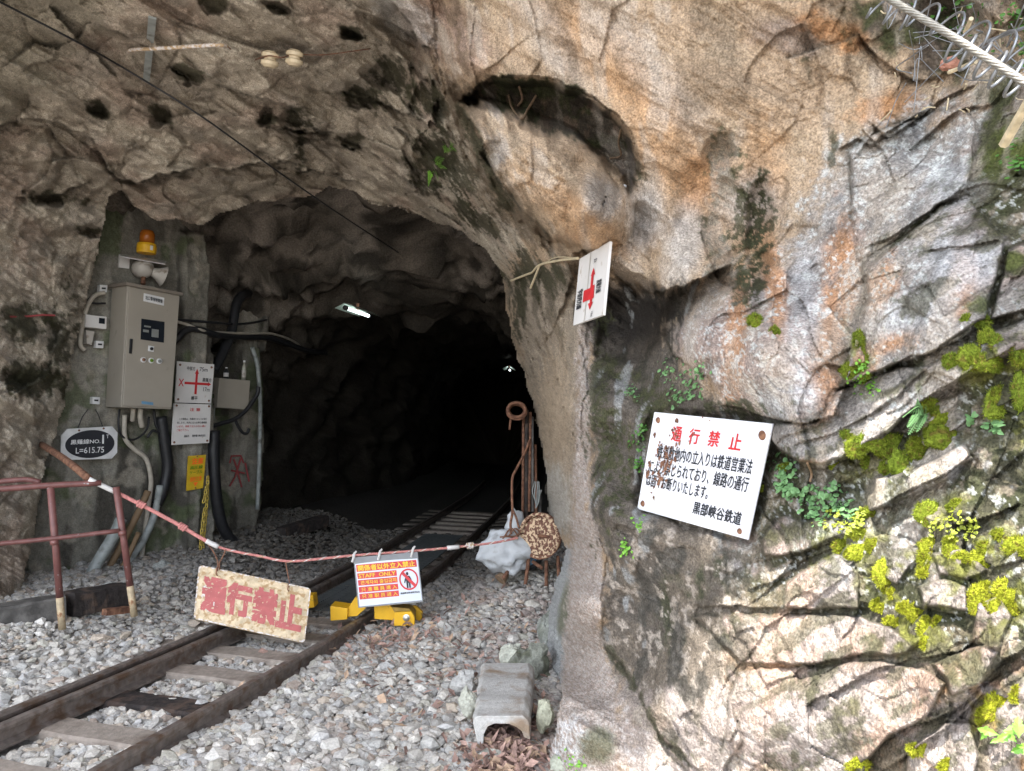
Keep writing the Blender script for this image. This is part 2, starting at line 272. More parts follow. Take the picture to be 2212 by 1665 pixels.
blob(1180, 380, 225, 112, 38, -.55, .6); blob(1300, 440, 95, 66, 60, -.2); blob(1065, 330, 30, 36, 20, .09)
ledge([(843,0),(872,33),(899,83),(945,143),(966,199),(990,222)], 1, .38, 70, 80)
ledge([(733,53),(799,73),(872,133),(932,186),(985,212)], 1, .2, 50, 50)
ledge([(660,190),(799,216),(872,239),(979,292),(1060,370)], 1, .22, 50, 60)
ledge([(560,270),(733,289),(826,345),(900,400),(960,430),(1040,500)], 1, .24, 50, 55)
ledge([(400,140),(520,200),(640,240),(720,300),(800,340)], 1, .2, 60, 60)
ledge([(480,260),(560,330),(660,370),(760,372)], 1, .12, 50, 40)
ledge([(210,60),(330,110),(420,180),(480,190)], 1, .16, 60, 50)
ledge([(240,372),(252,382),(299,390),(359,379),(432,369),(498,365),(605,352),(700,378),(800,400)], 1, .45, 60, 70)
ledge([(-60,300),(0,276),(33,259),(93,253),(123,259),(206,296),(229,366),(252,382)], 1, .30, 60, 50)
blob(95, 350, 45, 60, 10, -.16); blob(60, 470, 140, 40, 5, -.1); ledge([(30,418),(80,430),(140,420),(210,395)], 1, .14, 40, 40)
ledge([(-40,840),(50,850),(100,800),(140,700)], -1, .1, 40, 40); ledge([(0,820),(60,845),(110,900)], -1, .14, 60, 40); ledge([(100,0),(170,80),(250,160)], -1, .12, 50, 50)
for a in ((219,236,28,17),(345,250,24,18),(409,158,36,16),(579,255,20,20),(642,262,34,30),(98,430,46,17),(205,500,30,13),(459,10,30,22),(590,15,40,12),(835,160,48,40),(780,205,34,30),(915,215,34,34),(950,235,20,34),(760,70,26,14),(760,305,30,20)):
    blob(a[0], a[1], a[2], a[3], 25, .16, .6)
blob(940, 350, 55, 60, 30, .22, .8)              # hollow where the ferns grow
ledge([(1225,548),(1268,545),(1310,595),(1360,618),(1410,640),(1460,622),(1530,592),(1590,570)], 1, .55, 90, 90)   # chin of the overhang above the dark recess
blob(1420, 560, 130, 80, -10, -.14); blob(1350, 690, 100, 100, 0, .34); blob(1380, 480, 34, 50, 10, .06)
ledge([(1512,470),(1520,550),(1560,620),(1600,640),(1660,600)], -1, .12, 60, 40); blob(1640, 500, 34, 120, 5, .12); blob(1600, 590, 80, 50, -20, .12); blob(1555, 330, 34, 50, 15, .1)
ledge([(1435,690),(1440,740),(1456,772),(1500,802),(1530,812),(1548,850),(1565,872),(1640,893),(1740,905),(1800,893),(1826,840),(1850,770)], 1, .3, 80, 60)
blob(1500, 745, 60, 60, 0, -.1); blob(1700, 780, 150, 120, 0, -.14); blob(1585, 760, 24, 110, 12, .07); blob(1640, 620, 26, 110, -8, .07)
ledge([(1640,925),(1664,948),(1692,975),(1732,1000),(1776,1007),(1824,987),(1904,939),(2000,867),(2072,819),(2156,783),(2212,745)], 1, .3, 70, 60)
ledge([(1690,955),(1790,935),(1850,905),(1930,860),(2000,800),(2030,780)], 1, .08, 40, 30)
ledge([(1800,845),(1812,839),(1880,815),(1932,791),(1972,765),(2004,767),(2080,743),(2124,707),(2208,671)], 1, .2, 70, 50)
ledge([(1850,600),(1872,567),(1891,550),(1955,509),(2012,472),(2033,442),(2087,428),(2130,400)], -1, .11, 90, 30)
ledge([(1868,560),(1872,639),(1876,651),(1848,723),(1840,771),(1816,831)], 1, .09, 40, 40)
ledge([(2000,536),(2096,531),(2168,519)], 1, .08, 60, 40); ledge([(2108,436),(2150,500),(2170,520),(2160,600),(2130,660)], -1, .12, 90, 50)
ledge([(1880,1110),(1888,1107),(1960,1067),(2044,1027),(2084,991),(2100,975)], 1, .14, 60, 40)
ledge([(2060,1140),(2096,1131),(2150,1110),(2212,1085)], 1, .1, 60, 40); ledge([(1620,1210),(1666,1203),(1745,1190),(1774,1178),(1839,1153),(1880,1120)], 1, .10, 60, 40)
ledge([(1600,1280),(1684,1243),(1738,1210),(1810,1178)], 1, .07, 50, 30); ledge([(1480,1300),(1560,1312),(1666,1315),(1738,1315),(1810,1318),(1853,1315),(1880,1320)], 1, .09, 60, 30)
ledge([(1960,1312),(1997,1318),(2087,1318),(2110,1310)], 1, .1, 50, 25); ledge([(1670,1432),(1695,1430),(1742,1441),(1807,1430),(1853,1421),(1900,1412)], 1, .10, 60, 28); ledge([(1970,1432),(1994,1426),(2048,1412),(2087,1399),(2120,1370)], 1, .12, 50, 25)
ledge([(1840,1660),(1879,1639),(1940,1581),(1990,1556),(2055,1531),(2116,1480),(2170,1426),(2230,1390)], 1, .22, 80, 60)
ledge([(1290,1370),(1308,1399),(1344,1440),(1369,1482),(1398,1530),(1430,1578),(1472,1613),(1507,1648),(1540,1680)], 1, .09, 70, 40)
ledge([(1850,60),(1880,110),(1960,170),(2000,176),(2060,155),(2100,140)], 1, .12, 40, 30); ledge([(1870,240),(1920,290),(1990,250),(2070,200),(2120,170)], 1, .12, 50, 35); ledge([(1800,320),(1850,290),(1880,300),(1930,270),(2010,230)], 1, .1, 50, 30)
ledge([(1950,330),(2010,290),(2060,250),(2140,220),(2200,150)], 1, .16, 60, 50); ledge([(1690,130),(1740,110),(1800,95),(1860,70)], -1, .16, 60, 60)
ledge([(1258,690),(1258,900),(1252,1100),(1245,1160),(1238,1300),(1230,1400),(1215,1500)], 1, .0001)
ledge([(1245,700),(1262,760),(1265,900),(1262,1050),(1278,1150),(1312,1200),(1300,1330),(1290,1400)], -1, .035, 40, 40)   # old shotcrete strip stands a little proud
ledge([(1100,640),(1140,700),(1190,790),(1225,900),(1235,1000),(1240,1100)], 1, .05, 40, 50)
blob(2050, 40, 170, 60, 35, .22); blob(1990, 1170, 60, 40, 0, .06); blob(1800, 1260, 80, 50, 0, -.06); blob(1750, 1560, 190, 90, -8, -.08); blob(2040, 1480, 60, 40, -30, -.06)
hollow([(1395,875),(1690,895),(1640,1190),(1360,1120)], .10, 25)
# jointed blocks: flat faces that stand out of the slope with broken edges
PLT = [([(1836,330),(1890,290),(2060,230),(2110,260),(2092,415),(2030,440),(1950,505),(1885,550),(1850,560)], .05), ([(1872,570),(1960,510),(2033,445),(2095,434),(2168,520),(2130,690),(2004,765),(1930,790),(1880,812),(1822,835),(1848,723),(1876,650)], .11),
 ([(1640,912),(1760,915),(1812,848),(1932,797),(2000,790),(2110,742),(2240,670),(2240,735),(2072,822),(2000,868),(1904,940),(1824,988),(1776,1007),(1732,1000),(1692,975)], .10), ([(2172,545),(2240,515),(2240,660),(2142,692)], .07), ([(1882,1105),(1895,1040),(1960,1020),(2030,985),(2085,962),(2102,990),(2044,1030),(1960,1070)], .10), ([(1905,930),(1990,880),(2080,845),(2060,880),(1960,935)], .05),
 ([(1655,1200),(1640,1160),(1690,1115),(1790,1128),(1845,1150),(1745,1190)], .06), ([(1690,1312),(1695,1255),(1800,1200),(1850,1232),(1855,1313),(1760,1318)], .07), ([(1988,1316),(1982,1272),(2040,1250),(2088,1264),(2092,1318)], .07), ([(1880,1225),(1900,1190),(1960,1170),(1980,1215),(1940,1260)], .05), ([(2030,1240),(2010,1200),(2080,1180),(2130,1230),(2090,1250)], .05),
 ([(1500,1335),(1640,1328),(1860,1330),(1985,1380),(1960,1405),(1850,1420),(1740,1438),(1600,1432)], .06), ([(1590,1450),(1700,1443),(1850,1433),(1900,1425),(1990,1440),(2040,1470),(2000,1540),(1930,1590),(1870,1645),(1850,1720),(1540,1720)], .075), ([(2010,1430),(2090,1402),(2170,1385),(2120,1470),(2060,1500),(2040,1460)], .07), ([(2115,1300),(2160,1285),(2190,1330),(2160,1400),(2100,1390)], .05), ([(1950,1700),(1960,1620),(2040,1560),(2100,1560),(2120,1640),(2080,1720)], .06), ([(1440,1620),(1500,1560),(1580,1500),(1600,1600),(1540,1700)], .05)]
pu, pv = UU + 9 * fbm(P0 * 7 + 3, 3), VV + 9 * fbm(P0 * 7 + 33, 3); PM = np.zeros_like(UU); PE = np.zeros_like(UU)
for k, (pp, A) in enumerate(PLT):
    d = sdpoly(pu, pv, pp); m = sst(-2, 4, d); cu, cv = np.mean(pp, 0); DZ = DZ - A * m * (1 + .0022 * (GRAD[k * 5, 0] * (UU - cu) + GRAD[k * 5, 1] * 1.4 * (VV - cv))); PM = np.maximum(PM, m); PE = np.maximum(PE, np.exp(-np.abs(d + 3) / 4.0))
# rock texture: slabs, facets, cracks, pits
right = sst(1500, 1850, UU + .25 * (VV - 600)); left = 1 - sst(850, 1100, UU + .2 * VV * 0)
a_ = math.radians(31); su, sv = UU * math.cos(a_) + VV * math.sin(a_), -UU * math.sin(a_) + VV * math.cos(a_)
st = fbm(np.c_[su / 330, sv / 60, su * 0 + 1.7], 4); DZ += (.13 * left + .05 * (1 - left) * (1 - right)) * st
bl = np.maximum(sst(1830, 1900, UU + .12 * (VV - 700)) * sst(330, 450, VV), sst(1560, 1760, UU + .1 * (VV - 900)) * sst(880, 960, VV)); rot = math.radians(-30); ru, rv = UU * math.cos(rot) + VV * math.sin(rot), -UU * math.sin(rot) + VV * math.cos(rot)
f3, e3 = facets(np.c_[ru / 380, rv / 150, 0 * ru + .37] + .14 * np.c_[fbm(P0 * 3, 3), fbm(P0 * 3 + 9, 3), 0 * ru]); f4, e4 = facets(np.c_[ru / 90, rv / 40, 0 * ru + .77] + .3 * np.c_[fbm(P0 * 5, 2), fbm(P0 * 5 + 9, 2), 0 * ru])
DZ += bl * (.06 * f3 + .015 * np.exp(-e3 / .06) * sst(-.3, .2, LN) + .006 * f4)
f1, e1 = facets(P0 * np.array([2.2, 2.2, 2.6]) + .25 * fbm(P0 * 2.0, 2)[:, None]); f2, e2 = facets(P0 * 6.0 + .2 * fbm(P0 * 5.0, 2)[:, None])
DZ += (.045 * left + .03 + .03 * right) * f1 + (.007 * left + .006 + .02 * right) * f2
DZ += right * (.014 * np.exp(-e1 / .05) * sst(-.1, .3, LN) + .006 * np.exp(-e2 / .05)) + left * .02 * np.exp(-e1 / .05)
DZ += (.05 - .037 * bl) * fbm(P0 * 2.4, 4) + .012 * fbm(P0 * 11, 4) + (.004 + .003 * right) * fbm(P0 * 46, 3)
rg = np.maximum(0, ridged(P0 * 7.0, 3)); DZ += (.006 * left + .004) * rg
z = np.maximum(Z0 + DZ * np.clip(Z0 / 3.6, .62, 1.25), .9); CL = P(UU, VV, z); ZC = z.reshape(NV, NU)
# ------------------------------------------------------------------ what the rock is coloured like (stains, moss and lichen with their own outlines, plus some painted shade)
def K(r, g, b): return np.array([r, g, b])
TAN, BROWN, GREY, PINKG, DARK, MOSSD, LICH, ORNG, BUFF, PALE = K(.36,.265,.18), K(.40,.35,.28), K(.295,.27,.248), K(.325,.25,.215), K(.055,.048,.042), K(.038,.044,.018), K(.46,.475,.465), K(.38,.18,.07), K(.41,.315,.22), K(.52,.46,.40)
n1 = fbm(P0 * 1.6, 4); n2 = fbm(P0 * 5, 4); n3 = fbm(P0 * 16, 4); n4 = fbm(P0 * 55, 3); n5 = perlin(P0 * 120)
def lerp(c, k, m): m = np.clip(m, 0, 1)[:, None]; return c * (1 - m) + k * m
col = np.tile(TAN, (len(UU), 1)); col = lerp(col, BUFF, sst(-.2, .5, n2)); 
def ell(x, y, rx, ry, ang=0, soft=.35, br=.5):
    c, s_ = math.cos(math.radians(ang)), math.sin(math.radians(ang)); a = ((UU - x) * c + (VV - y) * s_) / rx; b = (-(UU - x) * s_ + (VV - y) * c) / ry
    return sst(-soft, soft, 1 - np.sqrt(a * a + b * b) + br * (n2 * .5 + n3 * .45 + n4 * .25))
def pol(pts, soft=14, br=34): return sst(-soft, soft, sdpoly(UU, VV, pts) + br * (n2 * .5 + n3 * .5 + n4 * .25))
def lin(pts, wd, br=.8): d, _, _ = segdist(wu, wv, pts); return sst(-.3, .5, 1 - d / wd + br * (n3 * .6 + n4 * .4))
lf = sst(1060, 820, UU + .35 * VV - 40 * n2 - 60)           # brown ceiling on the left
lf = pol([(-900,-900),(790,-900),(860,20),(960,190),(1010,250),(1070,420),(1140,500),(1100,600),(900,560),(0,1400),(-900,1400)], 30, 50)
col = lerp(col, BROWN * (1 + .0), lf); col = lerp(col, K(.35,.275,.22), lf * sst(0, .5, n1) * .8); col = lerp(col, K(.19,.155,.12), lf * sst(.1, .45, n2) * .55); col = lerp(col, K(.33,.29,.24), lf * sst(.15, .5, fbm(P0 * 3.3 + 8, 4)) * .7)
col = lerp(col, K(.30,.27,.21), pol([(-900,-100),(250,-40),(200,90),(90,180),(0,260),(-900,300)], 40, 60) * .8)
col = lerp(col, K(.36,.25,.2), ell(960, 70, 120, 60, 40) * .7); col = lerp(col, K(.30,.3,.29), ell(880, 40, 90, 40, 35) * .6)
col = lerp(col, K(.19,.135,.09), ell(985, 90, 55, 110, 15, .6) * .75 * sst(-.25, .2, n3)); 
for a in ((1450,330,60,200,-30),(1290,110,50,170,-45),(1640,420,50,160,5),(1250,470,120,40,40)): col = lerp(col, K(.45,.26,.13), ell(*a, .6) * .55)
for a in ((1380,120,40,240,-40),(1180,60,40,150,-30)): col = lerp(col, K(.36,.30,.25), ell(*a, .6) * .6)
for a in ((1390,470,40,70,10),(1480,520,40,90,10),(1620,440,60,60,0)): col = lerp(col, K(.40,.38,.36), ell(*a, .6) * .7)
col = lerp(col, K(.17,.13,.12), ell(1700, 75, 85, 40, 10) * .55); col = lerp(col, ORNG, ell(1520, 385, 60, 70, 20) * .45)
col = lerp(col, K(.2,.19,.18), ell(1065, 335, 30, 40, 20) * .7 + ell(1300, 430, 55, 40, 60) * .7); col = lerp(col, K(.2,.14,.09), ell(1200, 360, 75, 50, 50) * .75 * sst(-.2, .15, n3))
# the grey granite on the right
gr = pol([(1440,740),(1500,640),(1640,600),(1730,480),(1830,330),(1950,260),(2100,210),(2300,160),(2300,2400),(1280,2400),(1330,1500),(1600,1100),(1560,880)], 40, 80)
col = lerp(col, GREY, gr); col = lerp(col, PINKG, gr * sst(-.1, .35, n1 + .3 * n2) * .85); col = lerp(col, K(.26,.26,.265), gr * sst(.05, .5, fbm(P0 * 4 + 21, 3)) * .7)
for a in ((1590,720,26,170,6),(1800,700,34,190,4),(1680,640,26,150,-12),(1730,800,24,110,5),(1830,560,24,90,0),(1900,620,30,60,20),(1930,740,60,30,-20),(2080,590,30,80,0),(1870,780,30,50,0)): col = lerp(col, K(.44,.235,.12), ell(*a, .5, 1.1) * .8)
for a in ((1730,700,36,150,6),(1700,860,60,40,0),(2080,560,80,70,0),(1960,680,90,40,-25),(2060,400,60,60,0)): col = lerp(col, K(.44,.445,.46), ell(*a, .6, .8) * .7)
for a in ((2020,1460,110,50,-35),(1930,1570,90,36,-35),(2060,1370,60,40,-40),(1990,1640,60,40,0),(2130,990,40,30,-40),(1850,1400,40,50,30),(1740,1010,50,20,-10),(1780,60,60,26,30),(1850,80,30,30,0),(1910,230,60,30,-20)): col = lerp(col, ORNG * 1.05, ell(*a, .5, .9) * .7)
lic = gr * sst(.24, .36, n3 * .45 + n4 * .8 + n5 * .25 + .35 * fbm(P0 * 2.2 + 44, 3)); col = lerp(col, LICH, lic * .75)
low = pol([(1330,1480),(1500,1330),(1640,1200),(1900,1230),(2300,1100),(2300,2400),(1280,2400)], 40, 90)
col = lerp(col, K(.31,.255,.225), low * .65); col = lerp(col, K(.41,.37,.345), low * sst(.1, .35, n3 + .5 * n4) * .5); col = lerp(col, K(.17,.14,.11), low * sst(.26, .42, n3 * .8 + n2 * .5) * .6); col = lerp(col, K(.43,.30,.22), low * sst(.2, .5, n1 + n2 * .5) * .5)
# the strip of old shotcrete and the dirty rock left of it
strip = pol([(1250,700),(1278,700),(1272,1100),(1300,1180),(1305,1250),(1295,1380),(1330,1500),(1340,1700),(1150,1700),(1212,1480),(1238,1140)], 6, 14)
rockL = pol([(1085,600),(1240,560),(1256,720),(1252,1000),(1240,1160),(1170,1150),(1140,850)], 14, 26)
col = lerp(col, K(.27,.225,.175), rockL); col = lerp(col, K(.12,.10,.075), rockL * sst(.0, .35, n2 + .3 * n3 + np.clip((720 - VV) / 250, -.3, .6)) * .85); col = lerp(col, K(.42,.32,.22), rockL * ell(1200, 950, 40, 190, 0, .5) * .55); col = lerp(col, K(.37,.36,.33), rockL * ell(1195, 1080, 40, 80, 0) * .7)
col = lerp(col, K(.33,.335,.33), pol([(1190,1180),(1245,1180),(1238,1300),(1222,1480),(1160,1480),(1160,1300)], 8, 16)); col = lerp(col, K(.10,.10,.035), ell(1222, 1310, 14, 60, 8) * .7)
# dark wet wall under the overhang and round the big sign, recess shade painted near-black
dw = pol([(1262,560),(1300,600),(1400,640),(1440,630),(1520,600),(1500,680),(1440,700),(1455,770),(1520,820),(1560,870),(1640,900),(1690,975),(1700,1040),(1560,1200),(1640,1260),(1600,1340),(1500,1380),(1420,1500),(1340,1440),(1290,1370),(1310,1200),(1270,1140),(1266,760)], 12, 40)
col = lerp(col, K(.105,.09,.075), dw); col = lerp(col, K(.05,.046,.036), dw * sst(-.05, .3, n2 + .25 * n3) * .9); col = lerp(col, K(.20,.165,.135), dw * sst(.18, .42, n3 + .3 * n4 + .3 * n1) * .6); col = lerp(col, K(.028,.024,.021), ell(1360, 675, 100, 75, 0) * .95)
col = lerp(col, K(.34,.35,.35), dw * sst(.34, .46, fbm(P0 * np.array([7, 7, 2.5]) + 3, 4)) * .55)
dw2 = pol([(1640,1180),(1700,990),(1800,1010),(1900,1040),(1880,1130),(1800,1110),(1720,1150),(1650,1260),(1640,1400),(1560,1500),(1440,1480),(1400,1300),(1450,1180)], 20, 60); col = lerp(col, K(.10,.088,.068), dw2 * sst(-.5, 0, n2 + .4 * n3) * .9); col = lerp(col, K(.05,.055,.03), dw2 * sst(0, .3, fbm(P0 * 6 + 19, 4)) * .8); col = lerp(col, K(.30,.27,.24), dw2 * sst(.2, .36, n3 + .4 * n4) * .7)
lw = pol([(1310,1180),(1420,1100),(1620,1170),(1700,1250),(1640,1380),(1560,1480),(1500,1600),(1400,1560),(1330,1450)], 26, 70); col = lerp(col, K(.15,.125,.10), lw * sst(-.3, .15, n2 + n3 * .4) * .9); col = lerp(col, K(.33,.29,.25), lw * sst(.2, .4, n3 + .4 * n4) * .6); col = lerp(col, K(.055,.052,.045), lw * sst(.1, .3, fbm(P0 * 6 + 9, 4)) * .8)
col = lerp(col, K(.35,.285,.245), strip); col = lerp(col, K(.19,.155,.13), strip * sst(.0, .25, n4 + .5 * n5) * .6); col = lerp(col, K(.56,.53,.50), strip * sst(-.1, .1, n5 + n4 * .5) * .35)
col = lerp(col, K(.56,.56,.57), ell(1230, 1600, 40, 50, 15) * .8 * sst(-.3, .1, n4)); col = lerp(col, K(.10,.11,.06), ell(1290, 1610, 40, 40, 0) * .75)
# moss and black algae
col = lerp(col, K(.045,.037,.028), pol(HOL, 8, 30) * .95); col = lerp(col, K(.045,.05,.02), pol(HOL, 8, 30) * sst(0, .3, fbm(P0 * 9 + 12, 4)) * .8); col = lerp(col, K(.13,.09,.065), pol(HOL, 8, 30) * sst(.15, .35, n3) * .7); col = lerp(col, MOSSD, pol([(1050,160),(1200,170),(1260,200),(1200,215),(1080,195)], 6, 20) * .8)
for a in ((219,236,26,15,25),(345,250,22,15,25),(409,158,32,13,20),(579,255,18,16,0),(642,262,30,26,0),(98,430,42,14,5),(205,500,27,11,0),(459,10,28,22,0),(590,18,36,10,20),(835,165,44,36,0),(780,205,30,26,30),(915,210,30,30,0),(950,235,16,32,0),(760,70,22,10,20),(760,308,26,14,30),(940,345,46,55,20),(985,370,46,40,40),(1050,480,60,22,35),(650,310,12,50,0),(1000,450,30,18,30),(130,740,34,80,5),(60,700,40,40,0),(90,830,80,26,0),(30,810,60,30,0),(1150,590,60,40,20),(1120,660,16,50,0)): col = lerp(col, K(.042,.04,.022), ell(*a, .3, 1.6) * .88)
for a in ((1545,330,34,46,10),(1560,420,26,70,25),(1620,480,44,60,0),(1590,560,60,40,0),(1640,500,14,80,4),(1600,620,40,40,0),(1630,640,18,60,0),(1335,960,30,110,0),(1300,880,24,160,0),(1390,920,30,60,20),(1440,870,60,40,20),(1340,1060,22,80,10),(1690,1030,40,50,0),(1560,880,90,16,4)): col = lerp(col, K(.05,.052,.026), ell(*a, .22, 1.9) * sst(-.45, -.05, n4 + .6 * n3 + .3 * n5) * .85)
tr = pol([(1780,-60),(1900,120),(2050,150),(2130,260),(2090,420),(2212,640),(2600,700),(2600,-200)], 30, 70); col = lerp(col, K(.095,.075,.058), tr * sst(-.35, .1, n2 + .3 * n3)); col = lerp(col, K(.045,.05,.02), tr * sst(.0, .3, fbm(P0 * 5 + 77, 4)) * .9); col = lerp(col, K(.34,.25,.17), tr * sst(.1, .3, fbm(P0 * 6 + 50, 4)) * ell(1960, 185, 110, 50, 20) * .8)
for a in ((2150,370,50,40,0),(2160,450,40,60,0),(2200,300,40,60,0),(2120,660,30,20,0),(2190,560,24,24,0)): col = lerp(col, K(.07,.085,.02), ell(*a, .4, .9) * .85)
for pts, wd in (([(1891,551),(1955,509),(2012,470),(2035,445),(2087,430),(2130,470)], 10), ([(1740,130),(1800,300),(1790,360)], 9), ([(1872,567),(1872,639),(1848,723),(1820,831)], 9), ([(1308,1399),(1369,1482),(1430,1578),(1507,1648)], 9), ([(1680,985),(1760,1030),(1850,1010),(1960,935)], 16), ([(1630,905),(1760,925),(1850,880),(1990,810),(2150,740)], 12), ([(1560,330),(1640,480),(1630,660)], 5), ([(2100,540),(2050,590)], 6), ([(1666,1210),(1839,1160),(1900,1190),(1950,1260)], 12), ([(1740,1560),(1760,1480),(1790,1420)], 10), ([(1700,1660),(1740,1560)], 9)): col = lerp(col, K(.05,.05,.026), lin(pts, wd * .8, 1.5) * sst(-.3, .15, n2 + .4 * n3) * .8)
sh = pol([(1900,1040),(2090,880),(2260,760),(2260,1080),(2090,1130),(1960,1190),(1860,1230),(1750,1190),(1800,1110)], 20, 60); col = lerp(col, K(.075,.075,.058), sh * sst(-.5, -.05, n2 + .3 * n3) * .95); col = lerp(col, K(.055,.06,.03), sh * sst(-.02, .25, fbm(P0 * 9 + 2, 4)) * .85); col = lerp(col, LICH, sh * sst(.26, .36, n4 * .8 + n3 * .4 + .1) * .85); col = lerp(col, K(.42,.36,.32), sh * sst(.24, .36, fbm(P0 * 7 + 60, 4)) * .8)
for a in ((1960,1230,60,40,0),(2140,1340,70,50,0),(1870,1250,50,40,20),(1940,1370,60,34,0),(1890,1300,50,20,0),(2080,1230,60,30,0),(1800,1100,60,24,-10),(1680,1130,30,40,0),(2090,1440,60,40,0),(2170,1580,50,60,0),(1830,1560,24,60,25)): col = lerp(col, K(.085,.08,.035), ell(*a, .5, 1.1) * .85 * sst(-.3, .15, n3))
gap = bl * (1 - PM) * sst(1480, 1300, VV + .2 * (1900 - UU)) ; col = lerp(col, K(.07,.066,.043), gap * sst(-.7, -.2, n2 + .4 * n3) * .9); col = lerp(col, K(.05,.055,.026), gap * sst(-.05, .25, fbm(P0 * 6 + 90, 4)) * .8); col = lerp(col, LICH, gap * sst(.34, .44, n4 * .9 + n3 * .3 + .1) * .7); col = lerp(col, K(.33,.27,.22), gap * sst(.28, .42, n3 + .3 * n1) * .5)
gap2 = bl * (1 - PM) * sst(1300, 1480, VV + .2 * (1900 - UU)); col = lerp(col, K(.17,.14,.10), gap2 * sst(-.3, .2, n2 + .4 * n3) * .8); col = lerp(col, K(.36,.19,.09), gap2 * sst(.05, .35, n1 + n3 * .5) * .7)
col = lerp(col, K(.045,.042,.028), PE * sst(-.35, .1, n3 + n2) * .8)
film = K(.15,.155,.035)
for u_, v_, rx_, ry_ in ((1930,985,110,45),(2090,790,90,40),(1850,1175,70,40),(1915,1245,40,60),(2010,1200,60,40),(2110,1215,70,50),(2180,1290,50,50),(1975,1320,60,36),(2010,1115,70,40),(2190,830,50,90),(2150,1530,60,40),(2000,1375,40,40),(1860,780,24,70)): col = lerp(col, film, ell(u_, v_, rx_, ry_, -15, .6, 1.3) * sst(-.15, .2, n3) * .8)
soil = .6 * bl * np.exp(-e3 / .05) * sst(-.1, .2, n2 + .5 * n3); col = lerp(col, K(.06,.055,.035), soil * .85)
soil2 = bl * sst(.10, .3, fbm(np.c_[ru / 120, rv / 45, 0 * ru], 4) + .3 * n4); col = lerp(col, K(.085,.08,.05), soil2 * .75)
stk = fbm(np.c_[P0[:, 0] * 7, P0[:, 1] * 7, P0[:, 2] * .8] + 5, 4); up_ = (1 - lf) * sst(1250, 1000, VV) * (1 - strip) * (1 - dw) * (1 - rockL); col = lerp(col, col * .62, up_ * sst(.1, .4, stk) * .8); col = lerp(col, K(.43,.37,.31), up_ * sst(.12, .45, -stk) * .5)
col = lerp(col, K(.12,.09,.06), lin([(990,215),(1018,285),(1045,350),(1070,400),(1108,455),(1170,510)], 34, 1.) * .85); col = lerp(col, K(.035,.035,.018), lin([(1000,240),(1030,310),(1062,385),(1100,450)], 14, 1.6) * .8)  # brown soil band; it also paints the shadow missing beside the boulder
for d, s_, e, A in LED:                         # dark lines along the ledge cracks, wider on the set-back side
    col = lerp(col, K(.05,.045,.032), np.where(s_ < 0, np.exp(-d / 4.5), np.exp(-d / 1.2)) * e * min(.8, A * 6) * sst(-.25, .2, n3 + .6 * n2 + .05))
col *= (1 + .20 * n4 + .16 * n3 + .12 * n5)[:, None]; col = np.clip(col, .012, .72)
# faces, minus the tunnel mouth; the rim is carried back so that the rock has thickness
jag = 5 * fbm(np.c_[UU / 40, VV / 40, 0 * UU], 3)
ins = sdpoly(UU, VV, OPEN) + jag > 0; idx = np.arange(NU * NV).reshape(NV, NU); q = np.stack([idx[:-1, :-1], idx[:-1, 1:], idx[1:, 1:], idx[1:, :-1]], -1).reshape(-1, 4)
keep = ~(ins[q].any(1)); q = q[keep]
ed = np.concatenate([q[:, [0, 1]], q[:, [1, 2]], q[:, [2, 3]], q[:, [3, 0]]]); key = np.sort(ed, 1); kk = key[:, 0].astype(np.int64) * (NU * NV) + key[:, 1]; _, inv, cnt = np.unique(kk, return_inverse=True, return_counts=True)
be = ed[cnt[inv] == 1]; um, vm = UU[be].mean(1), VV[be].mean(1); be = be[(um > -690) & (um < 3170) & (vm > -880) & (vm < 3160)]
bv = np.unique(be); mp = np.full(NU * NV, -1); NB = len(UU); cx0, cy0 = 760., 850.
outw = np.c_[UU[bv] - cx0, np.zeros(len(bv)), -(VV[bv] - cy0)]; outw /= np.linalg.norm(outw, axis=1)[:, None] + 1e-6
rings = []; base = CL[bv]
for k, (dd, oo) in enumerate(((.10, .02), (.3, .05), (.8, .16))):
    rings.append(base + ray(UU[bv], VV[bv]) * dd + outw * oo)
    newi = np.arange(len(bv)) + NB + k * len(bv); prev = bv if k == 0 else newi - len(bv); m0 = np.full(NB, -1); m0[bv] = prev; m1 = np.full(NB, -1); m1[bv] = newi
    q = np.vstack([q, np.c_[m0[be[:, 1]], m0[be[:, 0]], m1[be[:, 0]], m1[be[:, 1]]]])
VC = np.vstack([CL] + rings); colC = np.vstack([col] + [col[bv] * .9] * 3)
used = np.unique(q); rm = np.full(len(VC), -1); rm[used] = np.arange(len(used))
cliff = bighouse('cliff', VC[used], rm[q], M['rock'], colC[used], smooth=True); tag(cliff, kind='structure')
def S(u, v, off=0.0):                            # a point on the rock seen at (u, v), lifted off it by `off` metres toward the viewer
    i = int(np.clip(np.searchsorted(va, v), 1, NV - 1)); j = int(np.clip(np.searchsorted(ua, u), 1, NU - 1))
    a = (u - ua[j - 1]) / (ua[j] - ua[j - 1]); b = (v - va[i - 1]) / (va[i] - va[i - 1])
    zz = (ZC[i - 1, j - 1] * (1 - a) + ZC[i - 1, j] * a) * (1 - b) + (ZC[i, j - 1] * (1 - a) + ZC[i, j] * a) * b
    return P(u, v, zz - off)
def SN(u, v, e=9):
    n = np.cross(S(u + e, v) - S(u - e, v), S(u, v - e) - S(u, v + e)); n /= np.linalg.norm(n); return n if n @ (EYE - S(u, v)) > 0 else -n

